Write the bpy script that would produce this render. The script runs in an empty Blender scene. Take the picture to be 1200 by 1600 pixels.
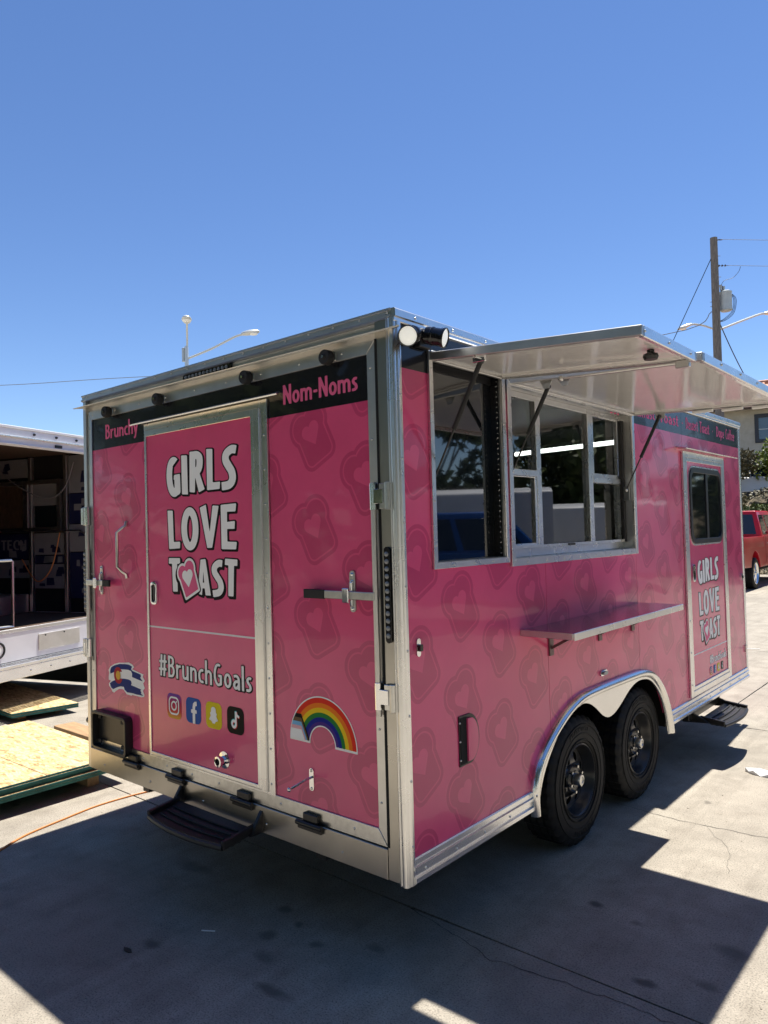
import bpy, bmesh, math, random
import numpy as np
from mathutils import Vector, Matrix, Quaternion
from mathutils.geometry import tessellate_polygon

R = math.radians
S = bpy.context.scene
COL = S.collection
random.seed(7)

# ------------------------------------------------------------------ camera, sky, sun, exposure
G = 0.40                      # the trailer's underside is 0.40 m above the ground (z = 0)
cam_d = bpy.data.cameras.new("camera")
cam = bpy.data.objects.new("camera", cam_d)
COL.objects.link(cam)
cam.location = (1.8818, -2.2827, 1.4162 + G)
cam.rotation_euler = (1.5971, 0.0270, 0.7097)
cam_d.sensor_fit = 'VERTICAL'
cam_d.sensor_height = 36.0
cam_d.lens = 1143.26 / 1600.0 * 36.0
cam_d.clip_start = 0.05
cam_d.clip_end = 2000
S.camera = cam

SUN_DIR = Vector((-0.06, 0.96, 2.72)).normalized()     # towards the sun: high, from the trailer's front
elev = math.asin(SUN_DIR.z)
azim = math.atan2(SUN_DIR.x, SUN_DIR.y)
W = bpy.data.worlds.new("World")
S.world = W
W.use_nodes = True
wn = W.node_tree
for n in list(wn.nodes):
    wn.nodes.remove(n)
sky = wn.nodes.new('ShaderNodeTexSky')
sky.sky_type = 'NISHITA'
sky.sun_disc = False
sky.sun_elevation = elev
sky.sun_rotation = azim
sky.altitude = 1600
sky.air_density = 1.0
sky.dust_density = 0.1
sky.ozone_density = 1.5
bg = wn.nodes.new('ShaderNodeBackground')
bg.inputs['Strength'].default_value = 0.088
wo = wn.nodes.new('ShaderNodeOutputWorld')
hs = wn.nodes.new('ShaderNodeHueSaturation')          # a deeper, camera-like blue over the whole sky
hs.inputs['Saturation'].default_value = 1.16
hs.inputs['Hue'].default_value = 0.507
hs.inputs['Value'].default_value = 1.0
wn.links.new(sky.outputs[0], hs.inputs['Color'])
wn.links.new(hs.outputs[0], bg.inputs[0])
wn.links.new(bg.outputs[0], wo.inputs[0])

sun_d = bpy.data.lights.new("sun", 'SUN')
sun_d.energy = 5.0
sun_d.angle = R(0.53)
sun_d.color = (1.0, 0.955, 0.88)
sun = bpy.data.objects.new("sun", sun_d)
COL.objects.link(sun)
sun.rotation_euler = SUN_DIR.to_track_quat('Z', 'Y').to_euler()
sun.location = (0, 0, 20)

S.view_settings.view_transform = 'Standard'
S.view_settings.look = 'None'
S.view_settings.exposure = 0.92
S.view_settings.gamma = 1.0
S.view_settings.use_curve_mapping = False
S.cycles.max_bounces = 10
S.cycles.glossy_bounces = 5
S.cycles.transparent_max_bounces = 12
S.cycles.use_denoising = True
S.cycles.sample_clamp_indirect = 6.0

# ------------------------------------------------------------------ node expression helper
class NX:
    """a float socket with arithmetic"""
    def __init__(s, nt, sock): s.nt, s.k = nt, sock
    def _m(s, op, *a):
        n = s.nt.nodes.new('ShaderNodeMath'); n.operation = op
        for i, v in enumerate((s,) + a):
            if isinstance(v, NX): s.nt.links.new(v.k, n.inputs[i])
            else: n.inputs[i].default_value = v
        return NX(s.nt, n.outputs[0])
    def __add__(s, o): return s._m('ADD', o)
    def __sub__(s, o): return s._m('SUBTRACT', o)
    def __mul__(s, o): return s._m('MULTIPLY', o)
    def __truediv__(s, o): return s._m('DIVIDE', o)
    def mn(s, o): return s._m('MINIMUM', o)
    def mx(s, o): return s._m('MAXIMUM', o)
    def lt(s, o): return s._m('LESS_THAN', o)
    def gt(s, o): return s._m('GREATER_THAN', o)
    def fl(s): return s._m('FLOOR')
    def ab(s): return s._m('ABSOLUTE')
    def sq(s): return s._m('SQRT')
    def fm(s, o): return s._m('FLOORED_MODULO', o)
    def step(s, a, b):            # smooth 1 below a .. 0 above b
        n = s.nt.nodes.new('ShaderNodeMapRange'); n.interpolation_type = 'LINEAR'; n.clamp = True
        s.nt.links.new(s.k, n.inputs[0])
        n.inputs[1].default_value = a; n.inputs[2].default_value = b
        n.inputs[3].default_value = 1; n.inputs[4].default_value = 0
        return NX(s.nt, n.outputs[0])

def new_mat(name):
    m = bpy.data.materials.new(name); m.use_nodes = True
    nt = m.node_tree
    for n in list(nt.nodes): nt.nodes.remove(n)
    o = nt.nodes.new('ShaderNodeOutputMaterial')
    b = nt.nodes.new('ShaderNodeBsdfPrincipled')
    nt.links.new(b.outputs[0], o.inputs[0])
    return m, nt, b

def setp(b, col=None, rough=None, metal=None, spec=None, coat=None, coat_r=None):
    if col is not None: b.inputs['Base Color'].default_value = (*col, 1)
    if rough is not None: b.inputs['Roughness'].default_value = rough
    if metal is not None: b.inputs['Metallic'].default_value = metal
    if spec is not None: b.inputs['Specular IOR Level'].default_value = spec
    if coat is not None: b.inputs['Coat Weight'].default_value = coat
    if coat_r is not None: b.inputs['Coat Roughness'].default_value = coat_r

def noise(nt, scale, detail=3, rough=0.55, coord='Object', stretch=None, dist=0.0):
    tc = nt.nodes.new('ShaderNodeTexCoord')
    out = tc.outputs[coord] if coord != 'World' else None
    if coord == 'World':
        g = nt.nodes.new('ShaderNodeNewGeometry'); out = g.outputs['Position']
    if stretch:
        mp = nt.nodes.new('ShaderNodeMapping'); mp.inputs['Scale'].default_value = stretch
        nt.links.new(out, mp.inputs[0]); out = mp.outputs[0]
    n = nt.nodes.new('ShaderNodeTexNoise')
    n.inputs['Scale'].default_value = scale; n.inputs['Detail'].default_value = detail
    n.inputs['Roughness'].default_value = rough; n.inputs['Distortion'].default_value = dist
    nt.links.new(out, n.inputs['Vector'])
    return n.outputs[0]

def ramp(nt, fac, stops):
    r = nt.nodes.new('ShaderNodeValToRGB')
    e = r.color_ramp.elements
    while len(e) < len(stops): e.new(0.5)
    for i, (p, c) in enumerate(stops):
        e[i].position = p; e[i].color = (*c, 1) if len(c) == 3 else c
    nt.links.new(fac, r.inputs[0])
    return r.outputs[0]

def mixc(nt, fac, a, b, mode='MIX'):
    n = nt.nodes.new('ShaderNodeMix'); n.data_type = 'RGBA'; n.blend_type = mode
    for i, v in ((0, fac), (6, a), (7, b)):
        if hasattr(v, 'is_output') or hasattr(v, 'node'): nt.links.new(v, n.inputs[i])
        elif isinstance(v, NX): nt.links.new(v.k, n.inputs[i])
        elif i == 0: n.inputs[0].default_value = v
        else: n.inputs[i].default_value = (*v, 1)
    return n.outputs[2]

def bump(nt, b, h, strength, dist=0.01, prev=None):
    n = nt.nodes.new('ShaderNodeBump'); n.inputs['Strength'].default_value = strength
    n.inputs['Distance'].default_value = dist
    nt.links.new(h, n.inputs['Height'])
    if prev is not None: nt.links.new(prev, n.inputs['Normal'])
    nt.links.new(n.outputs[0], b.inputs['Normal'])
    return n.outputs[0]

MAT = {}
def mat(name, col, rough=0.5, metal=0.0, spec=0.5, coat=0.0, var=0.0, vscale=6.0, bmp=0.0, bscale=40.0, rvar=0.0, stretch=None):
    m, nt, b = new_mat(name)
    setp(b, col, rough, metal, spec, coat, 0.05)
    if var:
        f = noise(nt, vscale, 4, 0.6, stretch=stretch)
        lo = tuple(c * (1 - var) for c in col); hi = tuple(min(1, c * (1 + var)) for c in col)
        nt.links.new(ramp(nt, f, [(0.3, lo), (0.7, hi)]), b.inputs['Base Color'])
    if rvar:
        f = noise(nt, vscale * 1.3, 2, 0.5, stretch=stretch)
        r = NX(nt, f) * (2 * rvar) + (rough - rvar)
        nt.links.new(r.k, b.inputs['Roughness'])
    if bmp:
        bump(nt, b, noise(nt, bscale, 2 if metal else 4, 0.5, stretch=stretch), bmp, 0.004)
    MAT[name] = m
    return m

# --- plain materials
mat('aluminium', (0.63, 0.62, 0.60), 0.38, 1.0, var=0.10, vscale=5, rvar=0.08, bmp=0.06, bscale=4)
mat('bright_aluminium', (0.76, 0.76, 0.75), 0.28, 1.0, var=0.05, rvar=0.05, bmp=0.05, bscale=3.5)
mat('sheet_aluminium', (0.46, 0.44, 0.40), 0.30, 1.0, var=0.12, vscale=3, rvar=0.08, bmp=0.10, bscale=5)
mat('white_rail', (0.78, 0.79, 0.80), 0.22, 0.85, var=0.05)
mat('polished_aluminium', (0.74, 0.74, 0.73), 0.20, 1.0, var=0.05, rvar=0.04, bmp=0.03, bscale=7)
mat('bracket_steel', (0.16, 0.11, 0.11), 0.35, 0.8)
mat('chrome', (0.78, 0.79, 0.80), 0.10, 1.0)
mat('zinc', (0.60, 0.60, 0.58), 0.28, 1.0, var=0.12, vscale=30)
mat('steel', (0.55, 0.55, 0.54), 0.22, 1.0, var=0.06, rvar=0.06)
mat('brushed_steel', (0.52, 0.50, 0.50), 0.13, 1.0, var=0.08, vscale=8, stretch=(12, 1, 12), rvar=0.05)
mat('black_plastic', (0.012, 0.012, 0.013), 0.42, var=0.3, vscale=20)
mat('black_gloss', (0.008, 0.008, 0.009), 0.12, spec=0.5)
mat('black_rubber', (0.014, 0.014, 0.014), 0.75, var=0.25, vscale=14, bmp=0.1)
mat('black_paint', (0.011, 0.011, 0.012), 0.30, var=0.2, vscale=12)
mat('tyre_rubber', (0.008, 0.008, 0.0085), 0.68, spec=0.3, var=0.35, vscale=9, bmp=0.08, bscale=60)
mat('rim_black', (0.016, 0.016, 0.017), 0.32, coat=0.2)
mat('dark_gap', (0.006, 0.006, 0.006), 0.9)
mat('awning_white', (0.83, 0.81, 0.78), 0.16, spec=0.6, coat=0.5, var=0.03, bmp=0.03, bscale=4)
mat('white_paint', (0.74, 0.75, 0.76), 0.35, var=0.05, vscale=3, bmp=0.02)
mat('frosted_lens', (0.86, 0.87, 0.84), 0.35)
mat('clear_lens', (0.22, 0.23, 0.24), 0.08, spec=0.8)
mat('amber_lens', (0.75, 0.25, 0.03), 0.15)
mat('red_lens', (0.45, 0.01, 0.01), 0.15)
mat('letter_white', (0.88, 0.88, 0.87), 0.34, spec=0.06)
mat('letter_black', (0.012, 0.008, 0.010), 0.34, spec=0.06)
mat('letter_pink', (0.74, 0.13, 0.27), 0.34, spec=0.06)
mat('stripe_white', (0.80, 0.74, 0.76), 0.34, spec=0.06)
mat('flag_blue', (0.004, 0.022, 0.17), 0.34, spec=0.06)
mat('flag_red', (0.40, 0.012, 0.03), 0.34, spec=0.06)
mat('flag_gold', (0.72, 0.42, 0.06), 0.34, spec=0.06)
for nm, c in (('print_red', (0.70, 0.035, 0.02)), ('print_orange', (0.80, 0.20, 0.02)), ('print_yellow', (0.80, 0.55, 0.02)),
              ('print_green', (0.02, 0.19, 0.04)), ('print_blue', (0.01, 0.02, 0.25)), ('print_violet', (0.07, 0.03, 0.22)),
              ('print_brown', (0.16, 0.10, 0.05)), ('print_sky', (0.20, 0.46, 0.72)), ('print_rose', (0.75, 0.42, 0.45)),
              ('icon_blue', (0.018, 0.09, 0.36)), ('icon_yellow', (0.72, 0.57, 0.02)), ('icon_black', (0.006, 0.006, 0.007)),
              ('print_cyan', (0.05, 0.60, 0.62))):
    mat(nm, c, 0.34, spec=0.06)
mat('osb_edge_green', (0.018, 0.13, 0.115), 0.7, var=0.4, vscale=9, bmp=0.3, bscale=60)
mat('pine_board', (0.36, 0.22, 0.11), 0.7, var=0.3, vscale=5, stretch=(1, 10, 10))
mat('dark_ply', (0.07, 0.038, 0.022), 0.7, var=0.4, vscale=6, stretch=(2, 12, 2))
mat('stucco', (0.42, 0.38, 0.31), 0.9, var=0.12, vscale=3, bmp=0.4, bscale=60)
mat('window_trim_dark', (0.03, 0.03, 0.035), 0.4)
mat('house_glass', (0.06, 0.09, 0.12), 0.05, spec=0.9)
mat('clay_tile', (0.46, 0.24, 0.15), 0.8, var=0.45, vscale=12)
mat('red_paint', (0.42, 0.006, 0.018), 0.30, coat=0.45, spec=0.3)
mat('blue_paint', (0.01, 0.075, 0.30), 0.25, coat=0.6)
mat('tinted_glass', (0.010, 0.013, 0.016), 0.04, spec=0.8)
mat('pole_wood', (0.20, 0.17, 0.14), 0.85, var=0.4, vscale=6, stretch=(6, 6, 0.6), bmp=0.4, bscale=25)
mat('grey_enamel', (0.46, 0.50, 0.50), 0.4, var=0.06)
mat('lamp_grey', (0.60, 0.62, 0.60), 0.4, metal=0.4)
mat('wire_black', (0.02, 0.02, 0.022), 0.6)
mat('wire_grey', (0.18, 0.19, 0.21), 0.5)
mat('porcelain', (0.06, 0.035, 0.03), 0.25)
mat('orange_cord', (0.55, 0.20, 0.05), 0.5)
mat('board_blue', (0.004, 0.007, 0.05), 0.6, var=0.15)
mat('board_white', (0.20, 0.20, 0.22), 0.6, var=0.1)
mat('bark', (0.10, 0.075, 0.055), 0.9, var=0.4, vscale=9)
mat('litter_white', (0.75, 0.75, 0.75), 0.6)
mat('dry_leaf', (0.035, 0.030, 0.024), 0.8)

def foliage_mat(name, c0, c1):
    m, nt, b = new_mat(name)
    oi = noise(nt, 1.3, 3, 0.6, coord='World')
    nt.links.new(ramp(nt, oi, [(0.3, c0), (0.7, c1)]), b.inputs['Base Color'])
    setp(b, None, 0.55, 0, 0.3)
    b.inputs['Subsurface Weight'].default_value = 0.0
    MAT[name] = m
foliage_mat('leaf_green', (0.035, 0.060, 0.018), (0.10, 0.13, 0.035))
foliage_mat('leaf_olive', (0.05, 0.05, 0.022), (0.16, 0.13, 0.06))
foliage_mat('leaf_lime', (0.12, 0.16, 0.02), (0.26, 0.30, 0.04))

# --- pink wrap with the printed toast pattern and the black band
PINK = (0.70, 0.084, 0.205)
PINK_D = (0.54, 0.057, 0.153)
BLACK = (0.010, 0.010, 0.013)
def wrap_mat(name, axis, u0, v0, pattern=True, band=None, du=0.315, dv=0.42, sx=1.0):
    m, nt, b = new_mat(name)
    g = nt.nodes.new('ShaderNodeNewGeometry')
    sp = nt.nodes.new('ShaderNodeSeparateXYZ')
    nt.links.new(g.outputs['Position'], sp.inputs[0])
    u = NX(nt, sp.outputs[axis]); v = NX(nt, sp.outputs[2]) - G
    col = None
    if pattern:
        U = (u - u0) / du
        c = U.fl()
        par = c.fm(2.0)
        V = (v - v0) / dv + par * 0.5
        lu = (U - c - 0.5) * du; lv = (V - V.fl() - 0.5) * dv
        a = R(-27)
        ca, sa = math.cos(a), math.sin(a)
        x = (lu * ca - lv * sa) * (sx * 0.925); y = (lu * sa + lv * ca) * 0.925
        ax = x.ab()
        # slice of bread: rounded box body + two lobes on top
        qx = (ax - 0.050).mx(0.0); qy = ((y + 0.020).ab() - 0.062).mx(0.0)
        body = (qx * qx + qy * qy).sq() - 0.016
        lx = ax - 0.038; ly = y - 0.058
        lobe = (lx * lx + ly * ly).sq() - 0.046
        d = body.mn(lobe)
        outer = d.step(0.0335, 0.0350)
        line = (d - 0.0145).ab().step(0.0030, 0.0042)
        # heart
        hy = y - 0.012; hx = ax
        t1x = hx - 0.024; t1y = hy - 0.020
        top = (t1x * t1x + t1y * t1y).sq() - 0.0285
        tri = ((hx * 0.74 - hy * 0.67) - 0.0329).mx(hy - 0.004)
        h = top.mn(tri).step(-0.0008, 0.0008)
        dark = outer * (line * (-0.85) + 1.0) * (h * (-1.0) + 1.0)
        col = mixc(nt, dark, PINK, PINK_D)
    if band is not None:
        f = v.gt(band)
        col = mixc(nt, f, col if col is not None else PINK, BLACK)
    if col is None:
        rgb = nt.nodes.new('ShaderNodeRGB'); rgb.outputs[0].default_value = (*PINK, 1); col = rgb.outputs[0]
    dust = ramp(nt, noise(nt, 3.1, 6, 0.7, coord='World', dist=0.4), [(0.3, (0.93, 0.93, 0.93)), (0.55, (1, 1, 1)), (0.8, (1.06, 1.05, 1.05))])
    nt.links.new(mixc(nt, 1.0, col, dust, 'MULTIPLY'), b.inputs['Base Color'])
    setp(b, None, 0.20, 0, 0.34, 0.28, 0.03)
    n1 = noise(nt, 2.2, 2, 0.5, coord='World')
    p = bump(nt, b, n1, 0.20, 0.02)
    n2 = noise(nt, 160, 2, 0.5, coord='World')
    bump(nt, b, n2, 0.02, 0.001, p)
    nt.links.new(b.inputs['Normal'].links[0].from_socket, b.inputs['Coat Normal'])
    MAT[name] = m
wrap_mat('wrap_rear', 0, -0.49 - 0.1575, 1.43 - 0.21, True, 1.968)
wrap_mat('wrap_side', 1, 0.11 - 0.1575, 0.86 - 0.21, True, 2.088, sx=0.98)
wrap_mat('wrap_door', 0, 0, 0, False, None)
m_, nt_, b_ = new_mat('icon_sunset')     # the camera icon's own printed colours: yellow foot, red middle, purple top
g_ = nt_.nodes.new('ShaderNodeTexCoord'); s_ = nt_.nodes.new('ShaderNodeSeparateXYZ')
nt_.links.new(g_.outputs['Generated'], s_.inputs[0])
nt_.links.new(ramp(nt_, s_.outputs[2], [(0.0, (0.75, 0.42, 0.05)), (0.3, (0.62, 0.05, 0.05)), (0.65, (0.45, 0.02, 0.10)), (1.0, (0.12, 0.05, 0.35))]), b_.inputs['Base Color'])
setp(b_, None, 0.34, 0, 0.06); MAT['icon_sunset'] = m_

# --- glass that shows both what is behind and what it mirrors
def glass_mat(name, tint, ior=1.5, extra=0.04):
    m = bpy.data.materials.new(name); m.use_nodes = True
    nt = m.node_tree
    for n in list(nt.nodes): nt.nodes.remove(n)
    o = nt.nodes.new('ShaderNodeOutputMaterial')
    tr = nt.nodes.new('ShaderNodeBsdfTransparent'); tr.inputs[0].default_value = (*tint, 1)
    gl = nt.nodes.new('ShaderNodeBsdfGlossy'); gl.inputs['Roughness'].default_value = 0.0
    fr = nt.nodes.new('ShaderNodeFresnel'); fr.inputs[0].default_value = ior
    ge = nt.nodes.new('ShaderNodeNewGeometry')
    f = (NX(nt, fr.outputs[0]) + extra) * (NX(nt, ge.outputs['Backfacing']) * -1.0 + 1.0)     # the pane mirrors at its front face only
    mx = nt.nodes.new('ShaderNodeMixShader')
    nt.links.new(f.k, mx.inputs[0]); nt.links.new(tr.outputs[0], mx.inputs[1]); nt.links.new(gl.outputs[0], mx.inputs[2])
    nt.links.new(mx.outputs[0], o.inputs[0])
    MAT[name] = m
glass_mat('window_glass', (0.62, 0.66, 0.66), 1.52, 0.05)
mat('screen_glass', (0.004, 0.005, 0.007), 0.02, spec=0.9, coat=0.5)

def emit_mat(name, col, st):
    m, nt, b = new_mat(name)
    b.inputs['Base Color'].default_value = (*col, 1)
    b.inputs['Emission Color'].default_value = (*col, 1)
    b.inputs['Emission Strength'].default_value = st
    MAT[name] = m
emit_mat('led_tube', (1.0, 0.98, 0.92), 3.2)
emit_mat('flood_lens', (0.92, 0.92, 0.86), 0.22)

# --- concrete, OSB, rubble bank
def concrete_mat(name, base):
    m, nt, b = new_mat(name)
    big = noise(nt, 0.55, 4, 0.6, coord='World')
    mid = noise(nt, 5.0, 5, 0.65, coord='World')
    fine = noise(nt, 130, 3, 0.7, coord='World')
    lo = tuple(c * 0.80 for c in base); hi = tuple(c * 1.10 for c in base)
    c1 = ramp(nt, big, [(0.3, lo), (0.7, hi)])
    c2 = ramp(nt, mid, [(0.25, (0.72, 0.71, 0.70)), (0.55, (1, 1, 1)), (0.9, (1.08, 1.08, 1.06))])
    trk = noise(nt, 1.0, 5, 0.65, coord='World', stretch=(7.0, 0.30, 1), dist=0.3)      # old wheel tracks running along the yard
    c2 = mixc(nt, 1.0, c2, ramp(nt, trk, [(0.34, (0.86, 0.855, 0.85)), (0.50, (1, 1, 1))]), 'MULTIPLY')
    c3 = ramp(nt, fine, [(0.33, (0.42, 0.41, 0.40)), (0.47, (1, 1, 1)), (0.70, (1.28, 1.27, 1.24))])
    c = mixc(nt, 1.0, mixc(nt, 1.0, c1, c2, 'MULTIPLY'), c3, 'MULTIPLY')
    # scattered old stains: spots with their own shape
    g = nt.nodes.new('ShaderNodeNewGeometry')
    vo = nt.nodes.new('ShaderNodeTexVoronoi'); vo.inputs['Scale'].default_value = 2.3; vo.inputs['Randomness'].default_value = 1
    nd = nt.nodes.new('ShaderNodeTexNoise'); nd.inputs['Scale'].default_value = 7
    nt.links.new(g.outputs['Position'], nd.inputs['Vector'])
    wv = nt.nodes.new('ShaderNodeMix'); wv.data_type = 'VECTOR'; wv.inputs[0].default_value = 0.07
    nt.links.new(g.outputs['Position'], wv.inputs[4]); nt.links.new(nd.outputs[1], wv.inputs[5])
    nt.links.new(wv.outputs[1], vo.inputs['Vector'])
    sr = nt.nodes.new('ShaderNodeSeparateColor'); nt.links.new(vo.outputs['Color'], sr.inputs[0])
    size = NX(nt, sr.outputs[0]) * 0.30 - 0.16
    st = (NX(nt, vo.outputs['Distance']) - size).step(-0.015, 0.02) * NX(nt, sr.outputs[1]) * 0.85
    c = mixc(nt, st, c, tuple(x * 0.30 for x in base))
    # broad grime
    gr = noise(nt, 0.9, 6, 0.7, coord='World', dist=0.6)
    grf = NX(nt, gr).step(0.40, 0.54) * 0.34
    c = mixc(nt, grf, c, tuple(x * 0.55 for x in base))
    # drips and oil spots dropped where the photograph shows them
    spx = nt.nodes.new('ShaderNodeSeparateXYZ'); nt.links.new(wv.outputs[1], spx.inputs[0])
    wx_, wy_ = NX(nt, spx.outputs[0]), NX(nt, spx.outputs[1])
    acc = None
    for (sx_, sy_, rx_, ry_, k_) in ((0.921, 1.015, 0.075, 0.055, 0.5), (0.711, 0.59, 0.05, 0.028, 0.9), (0.905, 0.727, 0.05, 0.035, 0.5), (0.516, 1.0, 0.035, 0.025, 0.4), (0.295, 1.046, 0.045, 0.03, 0.7),
                                     (-0.42, -0.36, 0.10, 0.035, 0.6), (-1.10, -0.47, 0.05, 0.035, 0.6), (-0.75, -0.10, 0.05, 0.04, 0.5), (-0.62, -0.22, 0.06, 0.04, 0.45), (-0.85, 0.10, 0.04, 0.03, 0.5), (-1.6, 0.1, 0.16, 0.05, 0.4), (-0.30, 0.12, 0.05, 0.03, 0.4), (-0.52, -0.02, 0.035, 0.03, 0.5), (-0.70, 0.05, 0.03, 0.025, 0.5)):
        ex = (wx_ * (1/0.93) - (sx_ + 0.037)) / rx_; ey = (wy_ * (1/0.93) - (sy_ + 0.037)) / ry_
        d_ = (ex*ex + ey*ey).sq().step(0.45, 1.25) * min(0.95, k_ * 1.35)
        acc = d_ if acc is None else acc.mx(d_)
    c = mixc(nt, acc, c, tuple(x * 0.32 for x in base))
    nt.links.new(c, b.inputs['Base Color'])
    setp(b, None, 0.88, 0, 0.25)
    p = bump(nt, b, fine, 0.35, 0.003)
    bump(nt, b, mid, 0.15, 0.01, p)
    MAT[name] = m
concrete_mat('concrete', (0.342, 0.308, 0.254))
mat('ground_dirt', (0.30, 0.27, 0.22), 0.95, var=0.2, vscale=0.5)
mat('joint_dirt', (0.05, 0.045, 0.04), 0.95, var=0.3)

m, nt, b = new_mat('osb')
tc = nt.nodes.new('ShaderNodeNewGeometry')
mp = nt.nodes.new('ShaderNodeMapping'); mp.inputs['Scale'].default_value = (9, 30, 9); mp.inputs['Rotation'].default_value = (0, 0, R(62))
nt.links.new(tc.outputs['Position'], mp.inputs[0])
vo = nt.nodes.new('ShaderNodeTexVoronoi'); vo.inputs['Scale'].default_value = 1.6
nt.links.new(mp.outputs[0], vo.inputs['Vector'])
sr = nt.nodes.new('ShaderNodeSeparateColor'); nt.links.new(vo.outputs['Color'], sr.inputs[0])
c1 = ramp(nt, sr.outputs[0], [(0.0, (0.40, 0.26, 0.12)), (0.45, (0.62, 0.45, 0.22)), (1.0, (0.74, 0.57, 0.31))])
n = nt.nodes.new('ShaderNodeTexNoise'); n.inputs['Scale'].default_value = 3; n.inputs['Detail'].default_value = 6
nt.links.new(mp.outputs[0], n.inputs['Vector'])
c2 = ramp(nt, n.outputs[0], [(0.35, (0.62, 0.56, 0.48)), (0.5, (1, 1, 1))])
nt.links.new(mixc(nt, 1.0, c1, c2, 'MULTIPLY'), b.inputs['Base Color'])
setp(b, None, 0.7, 0, 0.3)
bump(nt, b, sr.outputs[1], 0.25, 0.003)
MAT['osb'] = m

m, nt, b = new_mat('bank_soil')
f = noise(nt, 0.8, 6, 0.7, coord='World')
c1 = ramp(nt, f, [(0.3, (0.05, 0.05, 0.02)), (0.5, (0.16, 0.13, 0.08)), (0.7, (0.30, 0.24, 0.17))])
nt.links.new(c1, b.inputs['Base Color']); setp(b, None, 0.95)
bump(nt, b, noise(nt, 4, 6, 0.7, coord='World'), 0.8, 0.2)
MAT['bank_soil'] = m
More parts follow.
